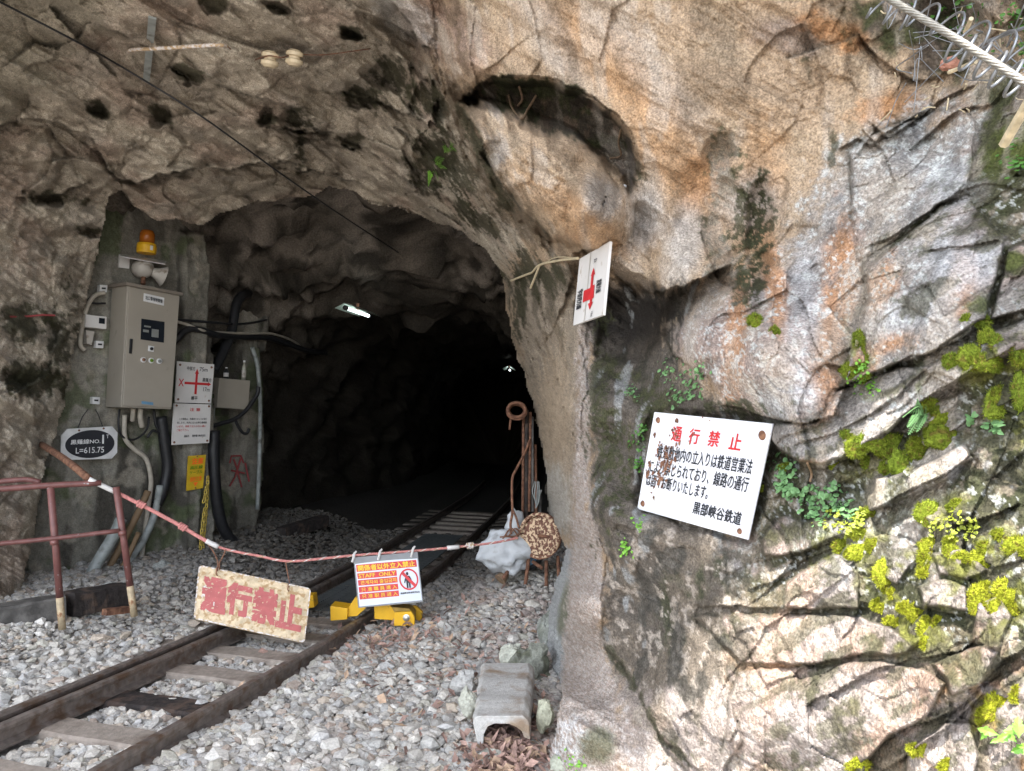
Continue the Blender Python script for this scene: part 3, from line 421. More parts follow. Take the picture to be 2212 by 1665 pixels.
# ------------------------------------------------------------------ hill behind the rock face (keeps daylight out of the tunnel) and the ground
def trackx(y):                                   # centre line of the track: it swings left as it goes in
    y = np.asarray(y, float); q = np.minimum(y, 8.8); return -2.995 + .3741 * q - .0154 * q * q + .105 * np.maximum(0, y - 8.8) - .006 * np.maximum(0, y - 12) ** 2
def hill():
    xs = np.linspace(-30, 30, 61); ys = np.linspace(3.2, 60, 50); X, Y = np.meshgrid(xs, ys); n = fbm(np.c_[X.ravel() * .15, Y.ravel() * .15, X.ravel() * 0], 3).reshape(X.shape)
    H = 5.2 + (Y - 3.2) * .75 + n * 1.5 + np.maximum(0, X - 1) * .25; V = np.c_[X.ravel(), Y.ravel(), H.ravel()]; ny, nx = X.shape; id_ = np.arange(nx * ny).reshape(ny, nx)
    Q = np.stack([id_[:-1, :-1], id_[:-1, 1:], id_[1:, 1:], id_[1:, :-1]], -1).reshape(-1, 4)
    def skirt(row, dz): 
        nonlocal V, Q
        b = len(V); W = V[row].copy(); W[:, 2] = -1; W[:, 1] += dz; V = np.vstack([V, W]); k = np.arange(len(row) - 1); Q = np.vstack([Q, np.c_[row[k], b + k, b + k + 1, row[k + 1]]])
    r0 = id_[0]; skirt(r0[xs <= -4.6], 2.2); skirt(r0[xs >= 3.0], 0); skirt(id_[-1], 0); skirt(id_[:, 0], 0); skirt(id_[:, -1], 0)
    cc = np.tile(K(.07, .075, .035), (len(V), 1)); return tag(bighouse('hill', V, Q, M['rock'], cc, True), kind='structure')
hill()
def gh(x, y):                                    # height of the gravel
    tx = trackx(y); d = x - tx
    h = .13 * sst(-.95, -1.5, d) + .10 * sst(6.6, 7.6, y) * sst(-1.0, -1.9, d) + .24 * sst(5.0, 6.4, y) * sst(.9, 1.6, d) + .10 * sst(.55, 1.2, d) * sst(4.0, 5.2, y) - .04 * sst(.55, .3, np.abs(d))
    return h + .018 * perlin(np.c_[np.ravel(x) * 2.1, np.ravel(y) * 2.1, np.ravel(x) * 0]).reshape(np.shape(x))
gx = np.r_[-200, -60, np.arange(-20, -6, 1.), np.arange(-6, 3, .06), np.arange(3, 20, 2.), 60, 200]; gy = np.r_[-200, -60, np.arange(-20, 2, 2.), np.arange(2, 11, .06), np.arange(11, 40, 1.)]
X, Y = np.meshgrid(gx, gy); H = gh(X.ravel(), Y.ravel()) - .012; ny, nx = X.shape; id_ = np.arange(nx * ny).reshape(ny, nx)
tag(bighouse('ground', np.c_[X.ravel(), Y.ravel(), H], np.stack([id_[:-1, :-1], id_[:-1, 1:], id_[1:, 1:], id_[1:, :-1]], -1).reshape(-1, 4), M['soil'], K(.30, .275, .25) + (K(.06, .052, .044) - K(.30, .275, .25)) * sst(6.2, 8.2, Y.ravel())[:, None] * (np.abs(X.ravel() + 1.2) < 4)[:, None], True), kind='structure')  # vertex colour darkens into the tunnel, painting its gloom on the ground

# ------------------------------------------------------------------ the tunnel bore
def tunnel():
    ss = np.r_[np.arange(5.2, 10, .05), np.arange(10, 26, .14)]; th = np.linspace(-.08, math.pi + .08, 150); SS, TH = [a.ravel() for a in np.meshgrid(ss, th, indexing='ij')]
    wl = np.interp(SS, [5.2, 6.6, 7.4, 8.4, 9.2, 10.4, 14], [3.8, 3.4, 3.0, 2.65, 2.5, 2.25, 1.7]); wr = np.interp(SS, [5.2, 6.2, 7, 8, 14], [2.6, 2.1, 1.68, 1.55, 1.6]); hh = np.interp(SS, [5.2, 6.4, 7.3, 8.4, 9.4, 14], [4.3, 4.0, 3.6, 3.15, 2.85, 2.85])
    c, s = np.cos(TH), np.sin(TH); pw = .62; cx = np.sign(c) * np.abs(c) ** pw; sx = np.sign(s) * np.abs(s) ** .8
    X = trackx(SS) + np.where(c < 0, wl, wr) * cx; Zz = np.maximum(hh * sx, -.3); Pt = np.c_[X, SS, Zz]
    f1, e1 = facets(Pt * 1.7 + .3 * fbm(Pt * 1.3, 2)[:, None]); f2, e2 = facets(Pt * 4.2)
    d = .17 * f1 + .06 * f2 + .14 * fbm(Pt * 1.1, 3) + .03 * fbm(Pt * 8, 3) + .05 * ridged(Pt * np.array([1.5, 2.2, .7]), 3)
    d *= sst(-.2, .8, Zz) * .9 + .1; Pt = Pt + np.c_[-c * d, 0 * d, -s * d]
    cc = (K(.17, .145, .118) + (K(.03, .025, .02) - K(.17, .145, .118)) * sst(8.0, 10, SS)[:, None]) + 0 * Pt[:, :1]; cc = lerp(cc, K(.25, .215, .18), sst(.0, .4, fbm(Pt * 1.5, 4)) * sst(10, 8.0, SS)); cc = lerp(cc, K(.05, .043, .035), sst(.05, .3, fbm(Pt * 2.6 + 4, 4))); cc = lerp(cc, K(.03, .026, .02), np.exp(-e1 / .05) * .8)  # rock painted darker with depth to stand for the fading daylight
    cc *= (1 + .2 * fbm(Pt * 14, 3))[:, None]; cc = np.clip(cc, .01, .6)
    n, m = len(ss), len(th); i = np.arange(n * m).reshape(n, m); Q = np.stack([i[:-1, :-1], i[:-1, 1:], i[1:, 1:], i[1:, :-1]], -1).reshape(-1, 4)
    e = i[-1]; b0 = len(Pt); Pt = np.vstack([Pt, Pt[e] * np.array([0, 1, 0]) + np.array([float(trackx(26.)), .6, -.3]) + (Pt[e] - np.array([float(trackx(26.)), 26, 1.2])) * .02]); cc = np.vstack([cc, cc[e]]); Q = np.vstack([Q, np.c_[e[:-1], e[1:], b0 + 1 + np.arange(m - 1), b0 + np.arange(m - 1)]])
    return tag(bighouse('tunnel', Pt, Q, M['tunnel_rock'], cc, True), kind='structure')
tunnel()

# ------------------------------------------------------------------ unseen leaves added above: outline shaped to shade the mouth, not the lower right
def canopy():
    sv_ = np.array(S_SUN); ex = [-9, -2.4, -2.0, -1.5, -1.28, -1.0, -.8, -.6, 1, 4]; ey = [-1.0, -.78, -.6, -.68, -.58, -.72, -.82, -1.05, -1.6, -2.]
    n = 46000; x = RNG.uniform(-6, 3.2, n); y = RNG.uniform(-2.6, 4.6, n); g = y - np.interp(x, ex, ey); nz = fbm(np.c_[x * 2.6, y * 2.6, 0 * x], 3)
    k = (g + .12 * nz > 0) & ((g > .25) | (nz > -.28)); x, y = x[k], y[k]; n = len(x); h = 7 + RNG.normal(size=n) * .16
    c = np.c_[x, y, h] + sv_ * ((h - 7) / sv_[2])[:, None] * np.array([1, 1, 0])
    a = RNG.normal(size=(n, 3)) * np.array([1, 1, .35]); a /= np.linalg.norm(a, axis=1)[:, None]; nn = np.array([0, -.3, 1.]) + RNG.normal(size=(n, 3)) * .35; b = np.cross(nn, a); b /= np.linalg.norm(b, axis=1)[:, None]
    L = RNG.uniform(.09, .14, n)[:, None]; V = np.stack([c - a * L, c + b * L * .5, c + a * L, c - b * L * .5], 1).reshape(-1, 3)
    cc = np.repeat(K(.05, .13, .025) * RNG.uniform(.6, 1.4, (n, 1)), 4, 0)
    o = bighouse('shade_foliage', V, np.arange(4 * n).reshape(n, 4), M['stone'], cc); tag(o, 'unseen green leaves above the tunnel mouth, added to cast its shade', 'foliage', None, 'stuff')
canopy()

# ------------------------------------------------------------------ writing: every string is turned into flat faces once
class Txt:
    jobs = []; done = {}
    @staticmethod
    def want(s, bold=0.0): Txt.jobs.append((s, bold))
    @staticmethod
    def run():
        obs = []
        for s, b in sorted(set(Txt.jobs)):
            c = bpy.data.curves.new('lettering', 'FONT'); c.body = s; c.offset = b; c.resolution_u = 3; o = bpy.data.objects.new('lettering', c); C.objects.link(o); obs.append((s, b, o, c))
        bpy.context.view_layer.update(); dg = bpy.context.evaluated_depsgraph_get()
        for s, b, o, c in obs:
            me = bpy.data.meshes.new_from_object(o.evaluated_get(dg)); v = np.array([tuple(q.co) for q in me.vertices]).reshape(-1, 3); f = [tuple(p.vertices) for p in me.polygons]
            Txt.done[(s, b)] = (v, f); bpy.data.objects.remove(o); bpy.data.meshes.remove(me); bpy.data.curves.remove(c)
class Quad:                                       # a flat sign: s runs left to right, t runs top to bottom
    def __init__(q, tl, tr, br, bl): q.c = [np.asarray(x, float) for x in (tl, tr, br, bl)]; n = np.cross(q.c[1] - q.c[0], q.c[3] - q.c[0]); n /= np.linalg.norm(n); q.n = n if n @ (EYE - q.c[0]) > 0 else -n
    def at(q, s, t, off=0.0): a, b, c, d = q.c; return (a * (1 - s) + b * s) * (1 - t) + (d * (1 - s) + c * s) * t + q.n * off
    def rect(q, s0, t0, s1, t1, off=0.0): return [q.at(s0, t0, off), q.at(s1, t0, off), q.at(s1, t1, off), q.at(s0, t1, off)]
    def write(q, mb, s, x0, y0, x1, y1, off=.003, bold=0.0, rot=0, heavy=None):
        mb.cut(); v, f = Txt.done[(s, 0.0)]; a, b = v.min(0), v.max(0); e = (v - a) / np.maximum(b - a, 1e-6); X, Yv = e[:, 0], 1 - e[:, 1]
        if rot: X, Yv = 1 - Yv, X
        h = bold if heavy is None else heavy; n = max(1, len(s)) if not rot else 1; dx, dy = h * (x1 - x0) / n, h * (y1 - y0); sh_ = [(0, 0)] if h <= .004 else [(0, 0), (-dx, 0), (dx, 0), (0, -dy * .7), (0, dy * .7)] + ([(-dx, -dy), (dx, dy), (dx, -dy), (-dx, dy)] if h > .03 else [])
        for k, (p_, r_) in enumerate(sh_): mb.add([q.at(x0 + (x1 - x0) * i + p_, y0 + (y1 - y0) * j + r_, off + .00012 * k) for i, j in zip(X, Yv)], f)
        return mb
    def poly(q, mb, pts, off=.003): return mb.add([q.at(s, t, off) for s, t in pts], [tuple(range(len(pts)))])
    def disc(q, mb, cs, ct, rs, rt, off=.003, k=28): return q.poly(mb, [(cs + rs * math.cos(2 * math.pi * i / k), ct + rt * math.sin(2 * math.pi * i / k)) for i in range(k)], off)
    def ring(q, mb, cs, ct, rs, rt, wd, off=.003, k=36, a0=0, a1=2 * math.pi):
        an = np.linspace(a0, a1, k + 1); o = [(cs + rs * math.cos(x), ct + rt * math.sin(x)) for x in an] + [(cs + rs * wd * math.cos(x), ct + rt * wd * math.sin(x)) for x in an]
        return mb.add([q.at(s, t, off) for s, t in o], [(i, i + 1, k + 2 + i, k + 1 + i) for i in range(k)])
    def round(q, r=.06, k=5, asp=1.0):
        pts = []
        for cx, cy, a in ((r, r * asp, math.pi), (1 - r, r * asp, 1.5 * math.pi), (1 - r, 1 - r * asp, 0), (r, 1 - r * asp, .5 * math.pi)):
            for i in range(k + 1): x = a + i / k * math.pi / 2; pts.append((cx + r * math.cos(x), cy + r * asp * math.sin(x)))
        return pts
def PX(pts, zs): return [P(x, y, z) for (x, y), z in zip(pts, zs)]
T = [('通', 0.0), ('行', 0.0), ('禁', 0.0), ('止', 0.0), ('鉄道敷地内の立入りは鉄道営業法', 0.0), ('により禁じられており、線路の通行', 0.0), ('は固くお断りいたします。', 0.0), ('黒部峡谷鉄道', 0.0), ('通', 0.0), ('行', 0.0), ('禁', 0.0), ('止', 0.0),
     ('関係者以外立入禁止', 0.0), ('STAFF  ONLY', 0.0), ('관계자외 출입금지', 0.0), ('只 准 職 員 進 入', 0.0), ('只 准 职 员 进 入', 0.0), ('黒部峡谷鉄道株式会社', 0.0), ('黒薙線NO.', 0.0), ('1', 0.0), ('T', 0.0), ('L=615.75', 0.0), ('坑口警報制御盤', 0.0), ('中部方', 0.0), ('75m', 0.0), ('黒薙方', 0.0), ('17m', 0.0), ('欅平', 0.0), ('X', 0.0),
     ('注 意', 0.0), ('この線路は、作業用トロッコが通行', 0.0), ('致します。坑内に立入る時は連絡願', 0.0), ('います。無断で立入らない様に', 0.0), ('ご協力下さい。', 0.0), ('連絡先', 0.0), ('関西電力株式会社', 0.0), ('注意', 0.0), ('高圧線', 0.0), ('ケーブル', 0.0), ('掘削注意', 0.0), ('黒薙方面', 0.0), ('宇奈月方面', 0.0), ('立入', 0.0)]
for a in T: Txt.want(*a)
Txt.run()

# ------------------------------------------------------------------ the track
def curve_off(y, off): x = trackx(y); dx = (trackx(y + .01) - trackx(y - .01)) / .02; n = np.array([1, -dx]) / math.hypot(1, dx); return np.array([x + n[0] * off, y + n[1] * off])
RAILTOP = .085
def rail_mb(off, y0=1.2, y1=18., top=RAILTOP, hw=.024):
    prof = [(-hw, top - .012), (-hw + .008, top), (hw - .008, top), (hw, top - .012), (hw - .003, top - .028), (.007, top - .036), (.007, top - .075), (.04, top - .088), (.04, top - .1), (-.04, top - .1), (-.04, top - .088), (-.007, top - .075), (-.007, top - .036), (-hw + .003, top - .028)]
    ys = np.arange(y0, y1, .2); mb = MB(); k = len(prof); vs = []
    for y in ys:
        a = curve_off(y, off); d = curve_off(y, off + 1) - a
        vs += [(a[0] + d[0] * p, a[1] + d[1] * p, h + .004 * math.sin(y * 2.1)) for p, h in prof]
    mb.add(vs, [(i * k + j, i * k + (j + 1) % k, (i + 1) * k + (j + 1) % k, (i + 1) * k + j) for i in range(len(ys) - 1) for j in range(k)] + [tuple(range(k)), tuple(len(vs) - k + j for j in range(k))]); return mb
track = thing('railway_track', 'narrow gauge track of rusty brown rails and half buried sleepers running into the tunnel', 'railway track', (*curve_off(4.0, 0), 0))
GA = .405
part('rail', rail_mb(-GA), M['steel'], track); part('rail', rail_mb(GA), M['steel'], track)
part('guard_rail', rail_mb(-GA + .105, 1.2, 7.5, RAILTOP - .004), M['steel'], track, 'second rail close inside the left rail')
SLP = []
for k in range(24):
    y = 2.78 + k * .42 + RNG.normal() * .02; a = curve_off(y, 0); t = curve_off(y, 1) - a; SLP.append((a[0], a[1], t)); ax = np.array([[t[0], t[1], 0], [-t[1], t[0], 0], [0, 0, 1.]])
    mb = MB(); n = 12; w2 = .09
    for i in range(n + 1):
        x = -.75 + 1.5 * i / n
        for (yy, zz) in ((-w2, -.12), (-w2, -.004), (-w2 + .012, .006), (w2 - .012, .006), (w2, -.004), (w2, -.12)):
            mb.v.append(tuple(np.array([a[0], a[1], -.008]) + ax[0] * x + ax[1] * (yy + .006 * math.sin(i * 1.7 + k)) + ax[2] * zz))
    mb.f += [(i * 6 + j, i * 6 + (j + 1) % 6, i * 6 + 6 + (j + 1) % 6, i * 6 + 6 + j) for i in range(n) for j in range(6)] + [tuple(range(6)), tuple(n * 6 + j for j in range(6))]
    sl = part('sleeper', mb, M['darkbeam' if k == 3 else 'wood'], track, 'dark damp sleeper' if k == 3 else None)
    if k < 8:
        for sgn in (-1, 1):
            for o_ in (-.055, .055):
                sp = MB(); q = a + t * (sgn * GA + o_); sp.box((q[0], q[1], .006), .022, .03, .02, ax); part('spike', sp, M['steel'], sl)
# ------------------------------------------------------------------ gravel: real stones, one mass
def stones():
    g = (1 + 5 ** .5) / 2; B = np.array([(-1, g, 0), (1, g, 0), (-1, -g, 0), (1, -g, 0), (0, -1, g), (0, 1, g), (0, -1, -g), (0, 1, -g), (g, 0, -1), (g, 0, 1), (-g, 0, -1), (-g, 0, 1)], float) / 1.9
    Fi = np.array([(0, 11, 5), (0, 5, 1), (0, 1, 7), (0, 7, 10), (0, 10, 11), (1, 5, 9), (5, 11, 4), (11, 10, 2), (10, 7, 6), (7, 1, 8), (3, 9, 4), (3, 4, 2), (3, 2, 6), (3, 6, 8), (3, 8, 9), (4, 9, 5), (2, 4, 11), (6, 2, 10), (8, 6, 7), (9, 8, 1)])
    n = 104000; y = 2.4 + 7.7 * RNG.random(n) ** 1.35; x = RNG.uniform(-1, 1, n) * .1 + RNG.uniform(-.95, .28, n) * y; far = RNG.random(n)
    tx = trackx(y); d = x - tx; ok = (d > -3.2) & (d < 2.7); r = RNG.gamma(3.4, .0042, n) + .005; r = np.clip(r, .010, .05) * np.where(np.abs(d) < .35, .95, 1.05)
    rl = np.minimum(np.abs(np.abs(d) - GA), np.abs(d + GA - .105)); ok &= rl > .03 + r * .75
    for sx, sy, t in SLP:
        al = (x - sx) * t[0] + (y - sy) * t[1]; ac = -(x - sx) * t[1] + (y - sy) * t[0]; vis = np.where(np.abs(al) < .33, .8, np.where(np.abs(al) > .5, .35, .2)) * (.6 + .8 * (np.sin(sx * 40 + sy * 9) * .5 + .5))
        ok &= ~((np.abs(al) < .7) & (np.abs(ac) < .085) & ((fbm(np.c_[x * 5, y * 5, x * 0], 2) * .5 + .5) < vis))
    x, y, r = x[ok], y[ok], r[ok]; n = len(x); h = gh(x, y) + RNG.uniform(-.35, .55, n) * r
    R = RNG.normal(size=(n, 4)); R /= np.linalg.norm(R, axis=1)[:, None]; a, b, c, d_ = R.T
    Rm = np.stack([np.stack([1 - 2 * (c * c + d_ * d_), 2 * (b * c - a * d_), 2 * (b * d_ + a * c)], -1), np.stack([2 * (b * c + a * d_), 1 - 2 * (b * b + d_ * d_), 2 * (c * d_ - a * b)], -1), np.stack([2 * (b * d_ - a * c), 2 * (c * d_ + a * b), 1 - 2 * (b * b + c * c)], -1)], 1)
    sc = RNG.uniform(.6, 1.25, (n, 3)); V = B[None] * (1 + RNG.normal(size=(n, 12, 1)) * .16); V = np.einsum('nij,nkj->nki', Rm, V * sc[:, None]) * np.array([1, 1, .62]) * r[:, None, None] + np.stack([x, y, h], -1)[:, None]
    pal = np.array([(.47, .45, .425), (.41, .405, .395), (.53, .505, .47), (.35, .335, .32), (.48, .415, .35), (.44, .435, .435), (.38, .32, .28), (.60, .58, .555), (.45, .435, .39)]); cc = pal[RNG.choice(9, n, p=[.2, .17, .14, .1, .08, .11, .06, .07, .07])] * RNG.uniform(.86, 1.08, (n, 1)) * np.array([1.0, .98, .94])
    df = np.clip((y - 5.4) / 2.2, 0, 1)[:, None]; cc = cc * (1 - df * .8) + K(.09, .075, .06) * df * .5  # stones past the mouth coloured darker, for the dimness inside
    pk = (sst(.5, 1.6, x - trackx(y)) * sst(.05, .5, fbm(np.c_[x * 1.3, y * 1.3, x * 0], 3) + .25))[:, None] * (RNG.random((n, 1)) < .5); cc = cc * (1 - pk * .5) + K(.33, .23, .2) * pk * .5
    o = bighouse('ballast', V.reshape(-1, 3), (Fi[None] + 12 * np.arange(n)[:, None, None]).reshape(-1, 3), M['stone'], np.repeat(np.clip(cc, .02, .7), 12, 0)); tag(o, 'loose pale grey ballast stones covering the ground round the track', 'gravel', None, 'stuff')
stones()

# ------------------------------------------------------------------ left: concrete wall with everything fixed to it
WA = P(300, 1240, 6.9); WD = np.array([.588, .809, 0]); WN = np.array([.809, -.588, 0])
def W(u, v, off=0.0): return onplane(np.asarray(u, float), np.asarray(v, float), WA + WN * off, WN)
def WQ(pts, off): return Quad(*[W(x, y, off) for x, y in pts])
def rough_wall(name, outline, off, thick, label, plane=W, base=K(.165,.155,.13), extra=None, cat='wall'):
    us = np.arange(min(p[0] for p in outline) - 6, max(p[0] for p in outline) + 6, 3.); vs = np.arange(min(p[1] for p in outline) - 6, max(p[1] for p in outline) + 6, 3.)
    U, V = [a.ravel() for a in np.meshgrid(us, vs)]; Pt = plane(U, V, off); d = .03 * fbm(Pt * 2, 3) + .01 * fbm(Pt * 9, 3) + .004 * fbm(Pt * 40, 2)
    if extra is not None: d = d + extra(U, V)
    Pt = Pt + WN * d[:, None]; cc = np.tile(base, (len(U), 1)); dr = fbm(Pt * np.array([5, 5, .9]) + 3, 4)
    cc = lerp(cc, K(.25,.235,.2), sst(.05, .4, dr)); cc = lerp(cc, K(.055,.05,.042), sst(.1, .42, fbm(Pt * np.array([4, 4, .8]) + 40, 4)) * .9); cc = lerp(cc, K(.07,.09,.04), sst(.12, .4, fbm(Pt * 2.4 + 12, 4)) * .7); cc = lerp(cc, K(.3,.27,.22), sst(.25, .5, fbm(Pt * 3.4 + 22, 4)) * .6); cc = np.clip(cc * (1 + .22 * fbm(Pt * 22, 3))[:, None], .01, .6)
    nu, nv = len(us), len(vs); i = np.arange(nu * nv).reshape(nv, nu); q = np.stack([i[:-1, :-1], i[:-1, 1:], i[1:, 1:], i[1:, :-1]], -1).reshape(-1, 4); ins = (sdpoly(U, V, outline) + 3 * fbm(np.c_[U / 30, V / 30, 0 * U], 2)) > 0; q = q[ins[q].all(1)]
    ed = np.concatenate([q[:, [0, 1]], q[:, [1, 2]], q[:, [2, 3]], q[:, [3, 0]]]); ky = np.sort(ed, 1); kk = ky[:, 0] * 10 ** 7 + ky[:, 1]; _, inv, cnt = np.unique(kk, return_inverse=True, return_counts=True); be = ed[cnt[inv] == 1]; b0 = len(Pt)
    Pt = np.vstack([Pt, Pt - WN * thick]); cc = np.vstack([cc, cc]); q = np.vstack([q, np.c_[be[:, 1], be[:, 0], be[:, 0] + b0, be[:, 1] + b0], q[:, ::-1] + b0])
    us_ = np.unique(q); rm = np.full(len(Pt), -1); rm[us_] = np.arange(len(us_)); c0 = Pt[us_].mean(0); c0[2] = Pt[us_][:, 2].min(); o = bighouse(name, Pt[us_] - c0, rm[q], M['conc'], cc[us_], True); o.location = tuple(c0); o['abs'] = list(map(float, c0)); return tag(o, label, cat)
def pil(U, V): return .09 * sst(383, 390, U) * sst(446, 436, U + .04 * (V - 700)) * sst(495, 510, V) - .05 * sst(380, 376, U) * sst(150, 170, U) * 0
wall = rough_wall('concrete_wall', [(70,1330),(60,1200),(95,1050),(120,900),(140,760),(190,620),(215,520),(240,395),(330,400),(420,440),(432,500),(440,560),(446,640),(452,700),(462,800),(466,1000),(464,1240),(330,1270),(180,1320)], 0, .45, 'mossy stained concrete wall carrying the tall beige control box and the signs', extra=pil)
rough_wall('concrete_wall', [(455,860),(470,800),(490,752),(520,726),(556,728),(566,800),(572,960),(560,1120),(540,1230),(450,1230)], -.45, .35, 'low rounded grey concrete wall panel behind the small box with bottles', extra=None)
rough_wall('concrete_pillar', [(529,560),(583,566),(582,640),(580,700),(576,760),(524,760),(526,640)], -.5, .3, 'short pale concrete pillar with cables strapped across it inside the tunnel', base=K(.32,.29,.25), cat='pillar')
# control box
box = thing('control_box', 'tall beige steel control box with dark window on the concrete wall', 'control box', W(320, 880, .15))
q = WQ([(275,614),(388,635),(370,884),(261,880)], .28)
part('body', MB().slab(q.c, q.n, .26), M['boxpaint'], box, bevel=.006)
dq = Quad(*q.rect(.02, .022, .985, .985, .016)); part('door', MB().slab(dq.c, dq.n, .014), M['boxpaint'], box, bevel=.004); dr_ = box.children[-1]
r_ = q.rect(-.06, -.012, 1.03, .012, .03); part('rain_lip', MB().slab(r_, q.n, .30), M['boxdark'], box)
q2 = WQ([(306,688),(355.5,695),(354,740),(304,733)], .300); wp = part('window', MB().slab(q2.c, q2.n, .004), M['glassdark'], box); mb = MB()
for a in ((.12, .3, .4, .38), (.08, .5, .32, .62), (.45, .42, .75, .8)): mb.slab(q2.rect(*a, .0025), q2.n, .002)
part('meter', mb, M['meter'], wp)
q2 = WQ([(311,633),(355,643),(354,660),(310,650)], .300); lp = part('name_label', MB().slab(q2.c, q2.n, .003), M['plate'], box); mb = MB(); q2.write(mb, '坑口警報制御盤', .08, .25, .92, .75, .002, .02); part('lettering', mb, M['blackink'], lp)
hq = WQ([(281,731),(287.5,732),(285,764),(279,763)], .304); part('handle', MB().slab(hq.c, hq.n, .008), M['black'], box, bevel=.003)
sq = WQ([(321,746),(333,748),(332,760),(320,758)], .300); kb = part('key_switch', MB().slab(sq.c, sq.n, .004), M['plate'], box); kc = MB().lathe(sq.at(.55, .5, 0), sq.n, [(.0, 0), (.014, 0), (.014, .008), (.0, .008)], 14); part('lock', kc, M['black'], kb)
for (x, y), mm in zip(((309,777), (326,778.5), (343.5,780)), ('rust', 'green', 'meter')):
    c0 = W(x, y, .300); bb = part('button_ring', MB().lathe(c0, WN, [(0, 0), (.024, 0), (.024, .010), (.017, .012), (0, .012)], 18), M['plate'], box, smooth=False); part('button', MB().lathe(c0 + WN * .012, WN, [(0, 0), (.015, 0), (.013, .008), (0, .010)], 16), M[mm], bb, {'rust': 'dull red push button', 'green': 'green push button', 'meter': 'grey push button'}[mm])
lq = WQ([(306,866),(331,869),(331,875),(306,872)], .300); part('maker_badge', MB().slab(lq.c, lq.n, .002), M['blue'], box)
for (x, y) in ((224,623), (216,744), (208,865)):
    bq = WQ([(x - 8,y - 8),(x + 8,y - 7),(x + 7,y + 8),(x - 9,y + 7)], .05); part('mounting_tab', MB().slab(bq.c, bq.n, .045), M['plate'], box); mb = MB(); mb.slab(bq.rect(.25, .35, .8, .6, .002), bq.n, .002); part('slot', mb, M['black'], box.children[-1])
# beacon and siren above the box
bc = thing('warning_beacon', 'amber rotating beacon on a yellow base above the beige control box', 'beacon', W(316, 545, .12)); up = np.array([0, 0, 1.])
c0 = W(316, 547, .12); part('base', MB().lathe(c0, up, [(0, 0), (.078, 0), (.082, .02), (.082, .065), (.076, .085), (0, .085)], 26), M['yellow'], bc, smooth=False)
part('lens', MB().lathe(c0 + up * .085, up, [(0, 0), (.062, 0), (.062, .085), (.05, .115), (.02, .125), (0, .125)], 26), M['amber'], bc, smooth=True)
q2 = Quad(*[c0 + WD * a + up * b + WN * .084 for a, b in ((-.012, .06), (.012, .06), (.012, .02), (-.012, .02))]); part('name_label', MB().slab(q2.c, WN, .004), M['plate'], bc)
bk = MB(); bk.slab([W(x, y, .02) for x, y in ((259,549),(281,552),(279,580),(257,577))], WN, .02); bk.slab([W(259, 548, .02), W(359, 564, .02), W(357, 570, .2), W(262, 553, .2)], np.array([0, 0, 1.]), .008); part('bracket', bk, M['white'], bc)
sr = thing('siren', 'dusty white siren horn hanging under the beacon bracket', 'siren', W(325, 605, .15)); c0 = W(311, 580, .13)
part('motor_housing', MB().lathe(c0 - WN * .09, WN, [(0, 0), (.05, 0), (.078, .02), (.084, .08), (.072, .13), (.04, .155), (0, .16)], 22), M['hornwhite'], sr, smooth=True)
d_ = WD * .92 + WN * .2 - up * .25; part('horn', MB().lathe(c0 + d_ * .05, d_, [(0, 0), (.035, .0), (.04, .03), (.055, .07), (.09, .12), (.096, .125), (.085, .118), (.05, .075), (0, .07)], 24), M['hornwhite'], sr, smooth=True)
part('stem', MB().tube([c0 + up * .05, W(313, 566, .13)], .014), M['rust'], sr); part('foot', MB().tube([c0 - up * .06, W(309, 613, .16)], .02), M['rust'], sr)
# small white junction box with its conduit loop
jb = thing('junction_box', 'small white junction box left of the tall beige control box', 'junction box', W(206, 710, .05)); q2 = WQ([(186,679),(231,684),(230,711),(184,706)], .10); part('body', MB().slab(q2.c, q2.n, .10), M['white'], jb, bevel=.004); part('knockout', MB().slab(q2.rect(.62, .15, .9, .6, .003), q2.n, .003), M['glassdark'], jb); q3 = WQ([(186,713),(204,716),(198,745),(188,742)], .08); part('socket', MB().slab(q3.c, q3.n, .07), M['hornwhite'], jb)
def hose(name, pts, r, m, label, cat='cable', off=None, k=8, group=None): return solo(name, MB().tube(spline(pts, 7), r, k), M[m], label, cat, group, smooth=True)
hose('conduit', [W(x, y, .07) for x, y in ((226,632),(209,636),(196,648),(184,676),(176,715),(174,745),(183,756))], .018, 'cable', 'cream conduit looping round the small white junction box', 'conduit')
hose('cable', [W(x, y, .05) for x, y in ((228,655),(205,655),(190,650),(200,640),(222,636))], .008, 'black', 'thin black cable looped above the small white junction box')
# signs on the wall
def bolts(par, q, pts, r=.011, m='rust', h=.006): 
    for s, t in pts: part('bolt', MB().lathe(q.at(s, t, 0), q.n, [(0, 0), (r, 0), (r * .8, h), (0, h * 1.1)], 12), M[m], par)
sg = thing('direction_sign', 'white sign with a red arrow cross beside the beige control box', 'sign', W(418, 870, .06)); q = WQ([(383,780),(463,787),(456,871.5),(378,869)], .13); part('board', MB().slab(q.c, q.n, .012), M['white'], sg); mb = MB()
mb.slab(q.rect(.22, .485, .86, .545, .003), q.n, .001); mb.slab(q.rect(.505, .26, .565, .78, .0028), q.n, .001); q.poly(mb, [(.86, .46), (.95, .515), (.86, .57)], .003); q.poly(mb, [(.48, .27), (.535, .14), (.59, .27)], .003); q.write(mb, 'X', .06, .42, .2, .6, .003, .02); part('arrows', mb, M['redink'], sg); mb = MB()
q.write(mb, '中部方', .26, .1, .48, .2, .003, .02); q.write(mb, '75m', .6, .1, .82, .2, .003, .02); q.write(mb, '黒薙方', .7, .36, .95, .46, .003, .02); q.write(mb, '17m', .74, .6, .92, .7, .003, .02); q.write(mb, '欅平', .42, .83, .6, .93, .003, .02); part('lettering', mb, M['blackink'], sg); bolts(sg, q, ((.08,.08),(.93,.08),(.08,.92),(.93,.93)))
